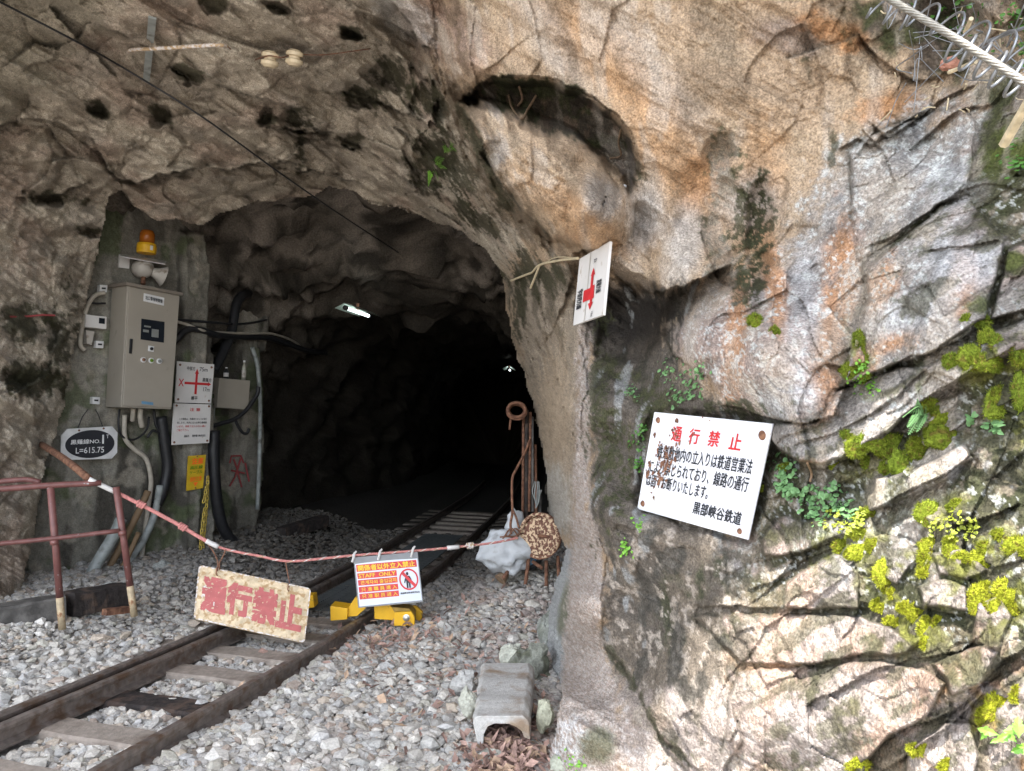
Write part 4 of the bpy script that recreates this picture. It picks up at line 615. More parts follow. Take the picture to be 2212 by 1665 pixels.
sg = thing('notice_sign', 'white notice of small print under the red arrow cross sign', 'sign', W(412, 958, .06)); q = WQ([(376,871),(456,873.5),(452,956.5),(371,961)], .135); part('board', MB().slab(q.c, q.n, .012), M['white'], sg); mb = MB(); q.write(mb, '注 意', .42, .1, .7, .18, .003, .02); q.write(mb, 'います。無断で立入らない様に', .1, .53, .88, .585, .003, .01); q.write(mb, 'ご協力下さい。', .1, .62, .42, .675, .003, .01); part('red_lettering', mb, M['redink'], sg); mb = MB()
q.write(mb, 'この線路は、作業用トロッコが通行', .15, .35, .9, .405, .003, .01); q.write(mb, '致します。坑内に立入る時は連絡願', .1, .44, .9, .495, .003, .01); q.write(mb, '連絡先', .3, .77, .44, .83, .003, .02); q.write(mb, '関西電力株式会社', .52, .77, .88, .83, .003, .02); part('lettering', mb, M['blackink'], sg); bolts(sg, q, ((.07,.05),(.94,.05),(.06,.94),(.94,.94)))
sg = thing('cable_warning_sign', 'narrow yellow sign with orange and green writing below the white notice', 'sign', W(424, 1056, .06)); q = WQ([(407,985),(445,982),(438.5,1054),(403,1060)], .13); part('board', MB().slab(q.c, q.n, .01), M['signyellow'], sg); mb = MB(); q.write(mb, '注意', .22, .08, .85, .25, .003, .04); q.write(mb, '掘削注意', .16, .62, .84, .76, .003, .02); q.poly(mb, [(.36, .79), (.66, .79), (.51, .91)]); part('orange_lettering', mb, M['orange'], sg); mb = MB(); q.write(mb, '高圧線', .12, .3, .86, .4, .003, .03); q.write(mb, 'ケーブル', .12, .44, .86, .54, .003, .03); part('green_lettering', mb, M['green'], sg); bolts(sg, q, ((.5,.035),(.52,.955)), .007)
sg = thing('tunnel_plate', 'octagonal white plate with a black oval reading L=615.75', 'sign', W(193, 990, .04)); q = WQ([(133,927),(254,920),(253,990),(131,994)], .10); ch = [(.1, 0), (.9, 0), (1, .2), (1, .82), (.9, 1), (.1, 1), (0, .82), (0, .2)]; part('board', MB().slab([q.at(*x) for x in ch], q.n, .012), M['plate'], sg); mb = MB(); q.disc(mb, .505, .52, .44, .44, .002, 40); part('oval_field', mb, M['blackink'], sg); mb = MB()
q.write(mb, '黒薙線NO.', .16, .36, .68, .51, .004, .02); q.write(mb, '1', .715, .25, .745, .52, .004, .02); q.write(mb, 'T', .79, .25, .835, .36, .004, .02); q.write(mb, 'L=615.75', .25, .62, .75, .80, .004, .02); part('lettering', mb, M['whiteink'], sg); bolts(sg, q, ((.3,.07),(.74,.05)), .009)
mb = MB(); mb.tube([W(x, y, .06) for x, y in ((168,925),(178,900),(190,884))], .004); mb.tube([W(x, y, .06) for x, y in ((222,922),(212,895),(206,884))], .004); solo('hanging_wire', mb, M['black'], 'two thin wires from which the octagonal oval plate hangs', 'wire')
# small box with two bottles
WB = -.30
sb = thing('junction_box', 'square olive beige box with two bottles standing on top', 'junction box', W(505, 885, WB)); q = WQ([(474,816),(541,822),(536,885),(469,880)], WB + .2); part('body', MB().slab(q.c, q.n, .2), M['boxpaint'], sb, bevel=.005); q3 = WQ([(459,826),(470,826),(463,906),(452,906)], WB + .06); part('side_strip', MB().slab(q3.c, q3.n, .05), M['greycable'], sb)
def bottle(name, x, y0, y1, r, m, label, lab):
    c0 = W(x, y0, WB + .1); h = (W(x, y1, WB + .1) - c0)[2]; t = thing(name, label, 'bottle', c0); part('glass', MB().lathe(c0, up, [(0, 0), (r, 0), (r, h * .58), (r * .85, h * .68), (r * .4, h * .8), (r * .36, h * .93), (0, h * .93)], 16), M[m], t, smooth=True); part('cap', MB().lathe(c0 + up * h * .9, up, [(0, 0), (r * .5, 0), (r * .5, h * .1), (0, h * .1)], 12), M['plate'], t); part('paper_label', MB().lathe(c0 + up * h * .15, up, [(r * 1.02, 0), (r * 1.02, h * .35)], 16), M[lab], t)
bottle('bottle', 488, 817, 793, .025, 'black', 'short dark bottle on top of the square beige box', 'white'); bottle('bottle', 526, 821, 778, .022, 'glassbottle', 'tall slim clear bottle on top of the square beige box', 'hornwhite')
# chain, cables, pipes
def chain(pts, lk=.052, r=.006, wd=.014):
    p = spline(pts, 12); L = np.r_[0, np.cumsum(np.linalg.norm(np.diff(p, axis=0), axis=1))]; mb = MB(); n = int(L[-1] / (lk * .72))
    for k in range(n):
        s0 = (k + .5) * lk * .72; c0 = np.array([np.interp(s0, L, p[:, i]) for i in range(3)]); t = np.array([np.interp(s0 + .01, L, p[:, i]) for i in range(3)]) - c0; t /= np.linalg.norm(t); a = np.cross(t, [.3, .8, .1] if k % 2 else [1, -.2, .3]); a /= np.linalg.norm(a)
        an = np.linspace(0, 2 * math.pi, 13); mb.tube([c0 + t * math.cos(x) * lk / 2 + a * math.sin(x) * wd for x in an], r, 5, False)
    return mb
mb = chain([W(x, y, .16) for x, y in ((449,1029),(447,1080),(443,1130),(437,1195))]); m2 = chain([W(x, y, .20) for x, y in ((446,1050),(442,1075),(439,1085))]); mb.add(m2.v, m2.f); m2 = chain([W(x, y, .20) for x, y in ((442,1098),(438,1130),(434,1165),(434,1196),(440,1203))]); mb.add(m2.v, m2.f)
solo('chain', mb, M['chain'], 'yellow chain hanging in loops below the yellow sign', 'chain')
G1 = 'cables strung along the left tunnel wall'
hose('cable', [W(x, y, o) for x, y, o in ((380,694,.1),(404,701,.1),(436,713,.12),(466,718,.0),(540,720,-.3),(588,721,-.5),(636,738,-.8),(660,762,-1.0))], .014, 'cable', 'cream cable sagging right from behind the beige control box', group=G1)
hose('cable', [W(x, y, o) for x, y, o in ((380,690,.1),(430,694,.1),(470,697,.05),(505,700,-.2),(545,697,-.35),(575,691,-.45))], .012, 'black', 'thin black cable running level from the beige control box', group=G1)
hose('cable', [W(x, y, o) for x, y, o in ((370,745,.05),(384,730,.1),(404,712,.1),(432,712,.1),(470,724,.0),(530,728,-.3),(590,732,-.5),(660,756,-.8),(702,762,-1.1))], .032, 'black', 'thick black cable bundle rising from behind the control box', group=G1)
hose('cable', [W(x, y, o) for x, y, o in ((462,800,-.1),(480,765,-.15),(500,716,-.2),(510,660,-.25),(524,638,-.3),(545,634,-.45),(585,640,-.5),(615,655,-.7),(640,675,-1.0))], .05, 'black', 'thick black sleeve bending over the short concrete pillar', group=G1)
hose('cable', [W(x, y, -.05) for x, y in ((456,921),(480,914),(505,906),(528,890),(545,868),(556,850),(558,835))], .022, 'black', 'black cable rising right from the white notice under the square box', group=G1)
hose('cable', [W(x, y, -.05) for x, y in ((508,906),(514,920),(524,934),(533,936),(538,926))], .016, 'black', 'short black loop hanging under the square beige box', group=G1)
hose('pipe', [W(x, y, -.25) for x, y in ((545,750),(556,790),(561,850),(562,900),(560,1000),(556,1100))], .022, 'greycable', 'thin grey upright pipe right of the square beige box', 'pipe')
hose('cable', [W(x, y, .06) for x, y in ((269,896),(270,945),(290,970),(316,992),(326,1035),(323,1072),(316,1125),(307,1200),(312,1245))], .021, 'cable', 'cream cable snaking down the wall right of the oval plate', group='cables below the control box')
hose('cable', [W(x, y, .07) for x, y in ((258,884),(256,915),(262,940),(284,950),(304,942),(318,925),(322,900))], .009, 'black', 'thin black loop hanging below the control box', group='cables below the control box')
for i, (x, l, r, m, lb) in enumerate(((288, 26, .02, 'cable', 'first short cream gland hanging under the control box'), (304, 40, .022, 'cable', 'second longer cream gland hanging under the control box'))): hose('cable_gland', [W(x, 882, .16), W(x - 1, 882 + l * .5, .15), W(x - 2 + 5 * i, 882 + l, .12)], r, m, lb, 'cable')
hose('cable', [W(x, y, .08) for x, y in ((332,884),(336,915),(345,935),(330,930),(318,945))], .012, 'black', 'tangled black cable right of the cream glands under the control box', group='cables below the control box')
hose('pipe', [W(x, y, .08) for x, y in ((348,900),(356,960),(362,1010),(352,1060),(338,1090))], .05, 'black', 'thick black hose going down behind the white notice', 'pipe')
hose('pipe', [W(x, y, .10) for x, y in ((346,1048),(334,1110),(318,1150),(302,1180),(286,1202),(270,1240))], .032, 'greycable', 'curved grey pipe coming down to the gravel behind the red railing', 'pipe')
hose('pipe', [W(x, y, .22) for x, y in ((174,1290),(205,1225),(248,1152),(262,1120))], .05, 'greycable', 'fat pale grey pipe leaning on the wall behind the red railing', 'pipe')
hose('pipe', [W(x, y, .16) for x, y in ((210,1275),(250,1200),(300,1105),(320,1060))], .03, 'brownpipe', 'brown pipe leaning between the two grey pipes', 'pipe')
hose('pole', [W(x, y, .20) for x, y in ((212,1282),(262,1228),(300,1150))], .022, 'brownpipe', 'thin brown pole leaning low behind the red railing', 'pole')
hose('hose', [W(x, y, o) for x, y, o in ((462,930,.05),(462,1000,.05),(468,1080,.05),(482,1140,.05),(510,1175,.05),(560,1200,.1),(610,1212,.15),(660,1206,.1))], .055, 'black', 'fat black corrugated hose curving from the wall onto the gravel', 'hose')
hose('rod', [S(90, 960, .05), P(140, 992, 5.3), P(192, 1034, 5.0)], .025, 'rust', 'rusty twisted bar reaching from the rock to the red railing', 'rod')
mb = MB(); a = W(0, 683, 0); mb2 = [S(x, y, .002) for x, y in ((-8,683),(30,684),(60,683),(92,680),(118,681))]; mb.tube(mb2, .008, 6); solo('paint_mark', mb, M['redmark'], 'horizontal red paint stripe on the rock at the left edge', 'paint mark')
mb = MB()
for st_ in (((496,1000),(500,985),(520,984),(526,1000)), ((505,992),(512,1012)), ((520,990),(508,1030),(496,1050)), ((500,1016),(528,1022)), ((512,1014),(522,1052)), ((530,1000),(538,1040))): mb.tube([W(x, y, -.405) for x, y in st_], .010, 5)
solo('graffiti', mb, M['redmark'], 'faded red painted characters on the low grey wall panel', 'paint mark')
rg_ = np.random.default_rng(5)

# ------------------------------------------------------------------ left foreground: railing and timbers
rl = thing('pipe_railing', 'dull red pipe railing with paint worn off its post feet', 'railing', P(210, 1345, 4.85)); ZL = lambda x: 4.62 + x * .0011
part('top_rail', MB().tube(spline([P(x, y, ZL(x)) for x, y in ((-200,1068),(0,1056),(110,1048),(219,1043))], 4), .019, 12), M['redpaint'], rl, smooth=True)
part('upper_rail', MB().tube(spline([P(x, y, ZL(x) + .1) for x, y in ((-60,1047),(20,1038),(60,1036),(88,1042))], 4), .017, 12), M['redpaint'], rl, smooth=True)
part('mid_rail', MB().tube(spline([P(x, y, ZL(x)) for x, y in ((-200,1190),(0,1174),(132,1161),(258,1146))], 4), .0145, 12), M['redpaint'], rl, smooth=True)
for pts in (((109,1052),(121,1190),(129,1290)), ((251,1052),(268,1170),(281,1265))):
    pr = [P(x, y, ZL(x) + (0 if k == 0 else .02)) for k, (x, y) in enumerate(pts)]; p_ = part('post', MB().tube(pr, .021, 14), M['redpaint'], rl, smooth=True); e = pr[-1] + (pr[-1] - pr[-2]) / np.linalg.norm(pr[-1] - pr[-2]) * .20; part('foot', MB().tube([pr[-1], e], .0215, 14), M['cream'], p_, 'bare cream and rust coloured post foot', smooth=True); part('collar', MB().tube([P(pts[1][0] - 4, pts[1][1] - 24, ZL(pts[1][0])), P(pts[1][0] - 3, pts[1][1] - 14, ZL(pts[1][0]))], .025, 14), M['redpaint'], p_, smooth=True)
def beam(name, a, b, w_, h_, m, label, cat='timber'):
    a, b = np.asarray(a), np.asarray(b); t = (b - a) / np.linalg.norm(b - a); s_ = np.cross(t, [0, 0, 1]); s_ /= np.linalg.norm(s_); u_ = np.cross(s_, t); n = 14; mb = MB(); pr = [(-.5, -.5), (-.5, .42), (-.42, .5), (.42, .5), (.5, .42), (.5, -.5)]; k = 6
    for i in range(n + 1):
        c0 = a + (b - a) * i / n
        for (x, z_) in pr: mb.v.append(tuple(c0 + s_ * w_ * (x + .018 * math.sin(i * 1.9 + z_ * 3)) + u_ * h_ * (z_ + .02 * math.sin(i * .9 + x * 5))))
    mb.f += [(i * k + j, i * k + (j + 1) % k, i * k + k + (j + 1) % k, i * k + k + j) for i in range(n) for j in range(k)] + [tuple(range(k)), tuple(n * k + j for j in range(k))]
    return solo(name, mb, M[m], label, cat, smooth=False)
beam('timber_beam', P(-220, 1370, 4.5), P(140, 1310, 5.0), .15, .15, 'beam', 'weathered grey squared timber lying on gravel at the left edge')
beam('timber_beam', P(146, 1304, 5.05), P(272, 1283, 5.4), .15, .15, 'darkbeam', 'short dark squared timber lying between the two railing posts')
beam('timber_beam', P(606, 1152, 8.3), P(700, 1124, 9.0), .14, .12, 'darkbeam', 'dim timber lying beside the track just inside the tunnel')
beam('timber_beam', P(225, 1322, 5.0), P(278, 1316, 5.15), .05, .04, 'rust', 'thin reddish brown stick at the foot of the second railing post', 'stick')
# ------------------------------------------------------------------ the rope across the track and what hangs on it
RPT = [(192,1035,4.83),(285,1080,4.95),(380,1130,5.04),(440,1165,5.08),(487,1186,5.12),(556,1200,5.17),(622,1212,5.2),(700,1206,5.27),(770,1199,5.33),(905,1189,5.45),(1000,1180,5.54),(1068,1172,5.6),(1118,1162,5.65)]
rp = spline([P(*a) for a in RPT], 10); rope = thing('barrier_rope', 'red and white rope with knots stretched across the track', 'rope', rp[len(rp) // 2]); 
k0 = int(len(rp) * .30); part('strand', MB().tube(rp[:k0 + 1], .0125, 9), M['ropered'], rope, 'thick faded red doubled section'); part('strand', MB().tube(rp[k0:], .0085, 9), M['ropered'], rope)
hx = MB(); seg = rp[k0:]; L = np.r_[0, np.cumsum(np.linalg.norm(np.diff(seg, axis=0), axis=1))]; n = int(L[-1] / .006); pp = np.array([[np.interp(i * .006, L, seg[:, j]) for j in range(3)] for i in range(n)]); tg = (seg[-1] - seg[0]) / np.linalg.norm(seg[-1] - seg[0]); a_ = np.cross(tg, [0, 0, 1]); a_ /= np.linalg.norm(a_); b_ = np.cross(a_, tg)
hx.tube([p + .0062 * (a_ * math.cos(i * .38) + b_ * math.sin(i * .38)) for i, p in enumerate(pp)], .0042, 5); part('pale_strand', hx, M['palepaint'], rope, 'pale spiral strand')
for (x, y, z_, m, r) in ((445,-1,0,'ropered',.02),):
    pass
def knot(i, m, r=.02, lab=None):
    mb = MB(); c0 = rp[i]; t = rp[min(i + 1, len(rp) - 1)] - rp[i - 1]; t /= np.linalg.norm(t); a = np.cross(t, [0, 0, 1.]); a /= np.linalg.norm(a); b = np.cross(a, t)
    mb.tube([c0 + t * (k / 40 - .5) * .05 + (a * math.cos(k * .55) + b * math.sin(k * .55)) * r * .8 for k in range(41)], r * .45, 6); part('knot', mb, M[m], rope, lab, smooth=True)
for f, m in ((.105, 'ropered'), (.19, 'ropered'), (.845, 'palepaint')): knot(int(f * len(rp)), m)
for f0, f1 in ((.005, .045), (.262, .30), (.80, .812)): part('tape_wrap', MB().tube(rp[int(f0 * len(rp)):int(f1 * len(rp)) + 2], .0165, 10), M['white'], rope, 'white tape wrapped round the rope', smooth=True)
q = Quad(*PX([(430,1220),(672,1271),(658,1389),(418,1336)], (5.06, 5.16, 4.93, 4.86)))
bd = thing('hanging_board', 'rust stained board with large worn red characters hanging over the left rail', 'sign', q.at(.5, 1)); part('board', MB().slab([q.at(s, t) for s, t in q.round(.035, 5, 2.0)], q.n, .012), M['rustboard'], bd); part('rim', MB().add([q.at(s, t, .002) for s, t in q.round(.035, 5, 2.)] + [q.at(.5 + (s - .5) * .978, .5 + (t - .5) * .955, .002) for s, t in q.round(.035, 5, 2.)], [(i, (i + 1) % 24, 24 + (i + 1) % 24, 24 + i) for i in range(24)]), M['palepaint'], bd, 'pale worn rim')
for k, (ch_, x0, x1, y0, y1) in enumerate((('通', .06, .26, .21, .80), ('行', .28, .48, .22, .76), ('禁', .51, .71, .21, .80), ('止', .73, .94, .22, .80))):
    mb = MB(); q.write(mb, ch_, x0, y0, x1, y1, .0035, .06); part('lettering', mb, M['wornred'], bd)
pat = MB()
for cs, ct, rs, rt in ((.10,.5,.05,.14),(.19,.63,.07,.10),(.37,.36,.05,.12),(.24,.3,.05,.08),(.45,.72,.05,.08),(.12,.75,.05,.06)):
    pat.cut(); q.poly(pat, [(cs + rs * math.cos(i * .39) * (1 + .35 * math.sin(i * 2.3 + cs * 50)), ct + rt * math.sin(i * .39) * (1 + .35 * math.cos(i * 1.7 + ct * 40))) for i in range(16)], .0022)
part('bare_patch', pat, M['palepaint'], bd, 'bare white patches where the paint has flaked')
hw = MB(); e1 = q.at(.165, .06, .01); e2 = q.at(.80, .07, .01)
hw.tube(spline([P(442, 1166, 5.08), P(460, 1190, 5.09), P(470, 1212, 5.08), e1], 6), .0045, 6); hw.tube(spline([P(488, 1187, 5.11), P(480, 1205, 5.1), P(474, 1216, 5.08), e1 + .01], 6), .0045, 6); hw.tube(spline([e1 + np.array([0, -.012, .03]), e1 + np.array([0, -.02, -.01]), e1 + np.array([.004, 0, -.03])], 4), .004, 6)
solo('hanging_wire', hw, M['rust'], 'forked wire holding up the left side of the rust stained board', 'wire')
hw = MB(); hw.tube(spline([P(617, 1212, 5.2), P(620, 1232, 5.19), P(626, 1262, 5.16), e2], 6), .004, 6); hw.tube(spline([e2 + np.array([0, -.012, .025]), e2 + np.array([0, -.02, -.01]), e2 + np.array([.004, 0, -.03])], 4), .004, 6); solo('hanging_wire', hw, M['rust'], 'single wire holding up the right side of the rust stained board', 'wire')
q = Quad(*PX([(763,1204),(902,1192),(914,1300),(774,1313)], (5.33, 5.42, 5.34, 5.25)))
ss_ = thing('staff_only_sign', 'laminated staff only sheet with red bands clipped to the rope', 'sign', q.at(.5, 1)); part('film', MB().slab(q.c, q.n, .002), M['film'], ss_, 'clear plastic film edge'); 
wav = lambda s: .012 * math.sin(s * 7); ph = MB(); ph.slab([q.at(s, t, .0015) for s, t in [(.02, .135)] + [(s, .135 - .02 * math.sin(s * 3.1)) for s in (.15, .3, .45, .6, .75, .9)] + [(.985, .13), (.985, .965), (.02, .975)]], q.n, .001); part('sheet', ph, M['paper'], ss_)
hb = MB(); hb.add(q.rect(.03, .155, .965, .295, .003), [(0, 1, 2, 3)]); part('header_band', hb, M['staffred'], ss_)
for k in range(4): b_mb = MB(); t0 = .325 + k * .135; b_mb.add(q.rect(.035, t0, .64, t0 + .112, .003), [(0, 1, 2, 3)]); part('band', b_mb, M['staffred'], ss_)
mb = MB(); q.write(mb, '関係者以外立入禁止', .055, .168, .935, .283, .0045, .03)
for k, s_ in enumerate(('STAFF  ONLY', '관계자외 출입금지', '只 准 職 員 進 入', '只 准 职 员 进 入')): q.write(mb, s_, .055 + .02 * (k > 0), .342 + k * .135, .62, .42 + k * .135, .0045, .015)
part('yellow_lettering', mb, M['staffyellow'], ss_); mb = MB(); q.ring(mb, .815, .53, .15, .215, .84, .0045); ca, sa = math.cos(.82), math.sin(.82); w1 = .022
mb.add([q.at(.815 + .138 * (-ca) + w1 * sa, .53 - .2 * sa - w1 * 1.4 * ca, .0055), q.at(.815 + .138 * ca + w1 * sa, .53 + .2 * sa - w1 * 1.4 * ca, .0055), q.at(.815 + .138 * ca - w1 * sa, .53 + .2 * sa + w1 * 1.4 * ca, .0055), q.at(.815 - .138 * ca - w1 * sa, .53 - .2 * sa + w1 * 1.4 * ca, .0055)], [(0, 1, 2, 3)]); part('prohibition_ring', mb, M['staffred'], ss_)
mb = MB(); q.disc(mb, .80, .415, .019, .034, .005); q.poly(mb, [(.775,.46),(.83,.46),(.855,.52),(.868,.60),(.852,.605),(.835,.54),(.835,.70),(.81,.70),(.808,.60),(.80,.60),(.798,.70),(.772,.70),(.772,.54),(.752,.60),(.738,.595),(.752,.52)], .005); part('figure', mb, M['blackink'], ss_)
mb = MB(); q.write(mb, '黒部峡谷鉄道株式会社', .665, .775, .965, .812, .0045, .03); part('lettering', mb, M['blackink'], ss_)
for s in (.02, .415, .93):
    c0 = q.at(s, .005, .004); p_ = MB().tube([c0 + np.array([-.012, -.012, -.03]), c0 + np.array([-.004, -.014, .005]), c0 + np.array([.0, -.012, .03]), c0 + np.array([.012, -.004, .045])], [.008, .009, .009, .006], 6); solo('clip', p_, M['white'], {.02: 'white peg at the left top corner of the staff only sheet', .415: 'white peg at the middle top of the staff only sheet', .93: 'white peg at the right top corner of the staff only sheet'}[s], 'clip', 'pegs holding the staff only sheet')
# ------------------------------------------------------------------ yellow rail stops
def onY(x, y, Y): return onplane(np.array(float(x)), np.array(float(y)), np.array([0, Y, 0.]), np.array([0, -1., 0]))
nY = np.array([0, -1., 0])
stp = thing('rail_stop', 'bright yellow steel rail stop clamped on the right rail', 'rail stop', onY(810, 1340, 5.4))
part('left_block', MB().slab([onY(x, y, 5.40) for x, y in ((713,1309),(751,1314),(750,1338),(714,1341))], nY, .15), M['yellow'], stp, bevel=.004)
part('left_wedge', MB().slab([onY(x, y, 5.43) for x, y in ((751,1315),(767,1290),(790,1296),(790,1314),(771,1331),(752,1332))], nY, .10), M['yellow'], stp, bevel=.003)
part('right_arm', MB().slab([onY(x, y, 5.43) for x, y in ((808,1309),(842,1307),(856,1324),(852,1340),(809,1337))], nY, .11), M['yellow'], stp, bevel=.004)
rb_ = part('right_block', MB().slab([onY(x, y, 5.37) for x, y in ((852,1323),(888,1321),(896,1333),(895,1352),(851,1352))], nY, .03), M['yellow'], stp, bevel=.003)
part('back_plate', MB().slab([onY(x, y, 5.56) for x, y in ((866,1309),(898,1309),(913,1322),(911,1338),(896,1347),(866,1345))], nY, .03), M['yellow'], stp, bevel=.003)
part('top_plate', MB().slab([onY(x, y, 5.42) for x, y in ((846,1311),(884,1315),(894,1326),(894,1346),(852,1346),(852,1322))], nY, .12), M['yellowtop'], stp, 'dirty brownish yellow top between the plates')
part('bolt', MB().lathe(onY(878, 1334, 5.37), nY, [(0, 0), (.024, 0), (.024, .006), (.015, .008), (.015, .022), (0, .024)], 12), M['bolt'], rb_)
st2 = thing('rail_stop', 'second yellow rail stop mostly hidden behind the rust stained board', 'rail stop', onY(650, 1320, 5.75)); part('block', MB().slab([onY(x, y, 5.7) for x, y in ((636,1290),(676,1286),(679,1312),(640,1318))], nY, .12), M['yellow'], st2, bevel=.004); part('wedge', MB().slab([onY(x, y, 5.74) for x, y in ((600,1300),(620,1284),(640,1290),(640,1318),(606,1318))], nY, .1), M['yellow'], st2, bevel=.004)
# steel grating laid between the rails
gt = thing('walkway_grating', 'dark steel grating laid between the rails behind the laminated sheet', 'grating', (*curve_off(5.9, .08), .02))
for (y0, y1, lab) in ((5.75, 6.55, 'near grating panel'), (6.6, 8.0, None), (8.05, 9.6, None)):
    mb = MB(); n = int((y1 - y0) / .035)
    for i in range(n + 1): y = y0 + (y1 - y0) * i / n; a, b = curve_off(y, -.2), curve_off(y, .27); mb.tube([(*a, .05), (*b, .05)], .0045, 4)
    for o in np.linspace(-.2, .27, 6): mb.tube([(*curve_off(y, o), .046) for y in np.linspace(y0, y1, 8)], .006, 4)
    part('panel', mb, M['grate'], gt, lab)
# ------------------------------------------------------------------ right side of the mouth: rusty lamp, rods, sack
ZT = 5.75
lm = thing('rusty_lamp', 'round rusty lamp with flaking cream paint tied by the rock', 'lamp', P(1176, 1268, ZT)); ax = np.array([-.42, -.86, .12]); c0 = P(1167, 1157, ZT)
part('housing', MB().lathe(c0, ax, [(0, -.09), (.1, -.09), (.155, -.05), (.172, 0), (.172, .012), (0, .012)], 34), M['rust'], lm, smooth=False); part('face_disc', MB().lathe(c0 + ax * .013, ax, [(0, 0), (.142, 0), (.138, .006), (0, .012)], 34), M['rustlamp'], lm); part('rim', MB().tube([c0 + ax * .018 + .158 * (np.cross(ax, [0, 0, 1.]) * math.cos(a) + np.array([0, 0, 1.]) * math.sin(a)) for a in np.linspace(0, 2 * math.pi, 36)], .016, 8), M['rustlamp'], lm, smooth=True)
part('crossbar', MB().tube([c0 + ax * .05, P(1228, 1164, ZT - .05)], .014, 8), M['rust'], lm)
for i, (a, b) in enumerate((((1130,1186),(1086,1250)), ((1142,1206),(1135,1262)), ((1180,1210),(1180,1268)), ((1205,1200),(1208,1262)), ((1150,1212),(1172,1228)))): part('leg', MB().tube([P(*a, ZT + .05), P(*b, ZT + .02)], .014, 7), M['rust'], lm)
ti = MB(); 
for k in range(5): ti.tube(spline([P(1080 + k * 6, 1160 + 4 * math.sin(k * 2), ZT), P(1100 + k * 4, 1150 + 9 * math.cos(k * 3), ZT - .02), P(1118 + k * 2, 1164 - 5 * k, ZT)], 5), .006, 5)
solo('wire_tie', ti, M['rust'], 'twisted wire binding the rope end to the rusty lamp', 'wire')
def lump(c, r, seed, sub=4, fac=.25, sq=None, noise=.12):
    bm = bmesh.new(); bmesh.ops.create_icosphere(bm, subdivisions=sub, radius=1); v = np.array([x.co[:] for x in bm.verts]); f = [tuple(x.index for x in y.verts) for y in bm.faces]; bm.free()
    a, e = facets(v * 1.1 + seed * 7.3); d = 1 + fac * a + noise * fbm(v * 2 + seed, 3) + .03 * fbm(v * 8 + seed, 2); v = v * d[:, None] * np.asarray(r); v = v if sq is None else v @ sq.T; return v + np.asarray(c), f
mb = MB(); v, f = lump(P(1094, 1192, 5.85), (.19, .13, .16), 3, 4, .05, None, .3); v[:, 2] = np.maximum(v[:, 2], .12); mb.add(v, f); v, f = lump(P(1112, 1130, 5.95), (.07, .06, .11), 5, 3, .1, None, .3); mb.add(v, f); solo('sack', mb, M['sack'], 'white plastic sack slumped behind the rusty lamp', 'sack', smooth=True)
dm = thing('hose_reel', 'black reel with a blue hub standing behind the rusty lamp', 'reel', P(1135, 1225, 5.93)); c0 = P(1137, 1195, 5.93); ax2 = np.array([-.3, -.9, .15]); e1_ = np.cross(ax2, [0, 0, 1.]); e2_ = np.cross(e1_, ax2); part('rim', MB().tube([c0 + .12 * (e1_ * math.cos(a) + e2_ * math.sin(a)) for a in np.linspace(0, 2 * math.pi, 30)], .025, 8), M['black'], dm, smooth=True); part('hub', MB().lathe(c0, ax2, [(0, 0), (.1, 0), (.1, .02), (0, .03)], 20), M['blue'], dm)
gr = 'iron rods leaning together by the rock'
for i, (x0, y0, x1, y1, m, r, lb) in enumerate(((1131,890,1129,1130,'rust',.012,'leftmost straight rod under the rusty coil'), (1138,885,1137,1115,'darkbeam',.016,'thick dark rod second from the left under the rusty coil'), (1146,890,1143,1105,'rust',.012,'brown rod in the middle of the bundle by the rock'), (1150,900,1151,1105,'beam',.011,'pale grey rod right of the middle of the bundle'), (1156,960,1158,1110,'rust',.013,'short rod second from the right in the bundle'), (1168,1060,1166,1110,'beam',.012,'shortest rod at the right end of the bundle'))):
    solo('iron_rod', MB().tube([P(x0, y0, 6.15), P(x1, y1, 6.0)], r, 8), M[m], lb, 'rod', gr, smooth=True)
solo('bent_rod', MB().tube(spline([P(*a) for a in ((1145,948,6.1),(1135,975,6.05),(1117,1010,5.95),(1107,1032,5.9),(1106,1070,5.88),(1107,1105,5.85),(1103,1130,5.8),(1104,1156,5.78))], 6), .010, 8), M['rust'], 'bent rusty rod forking towards the rope end', 'rod', smooth=True)
solo('bent_rod', MB().tube(spline([P(*a) for a in ((1107,1100,5.85),(1115,1118,5.82),(1121,1140,5.78))], 5), .009, 8), M['rust'], 'short rusty prong beside the bent rod', 'rod', smooth=True)
cl = MB(); c0 = P(1116, 887, 6.05); 
for k in range(7):
    rr = .062 + .006 * math.sin(k * 2.1); cl.tube([c0 + np.array([math.cos(a) * rr * 1.1, .012 * (k - 3), math.sin(a) * rr * .92 + .005 * math.cos(k * 3)]) for a in np.linspace(0, 2 * math.pi, 26)], .011, 6, False)
cl.tube([c0 + np.array([-.045, 0, -.07]), c0 + np.array([-.05, 0, -.15])], .009, 6); solo('rope_coil', cl, M['rust'], 'rusty brown coil hung at the dark tunnel edge', 'coil', smooth=True)
mb = MB(); 
for k in range(4): mb.tube(spline([P(1155 + k * 3, 1040, 5.98), P(1150 + 5 * k, 1062 + 5 * k, 5.94), P(1160 - k, 1085 + 4 * k, 5.95), P(1164 + k * 2, 1058, 5.97)], 6), .004, 5)
solo('twine', mb, M['greycable'], 'tangle of pale twine hanging among the rods', 'twine')
solo('broom_head', MB().tube([P(1092, 1222, 5.9), P(1090, 1240, 5.88), P(1080, 1252, 5.85)], [.018, .035, .05], 9), M['twig'], 'frayed broom head on the gravel under the sack', 'broom')
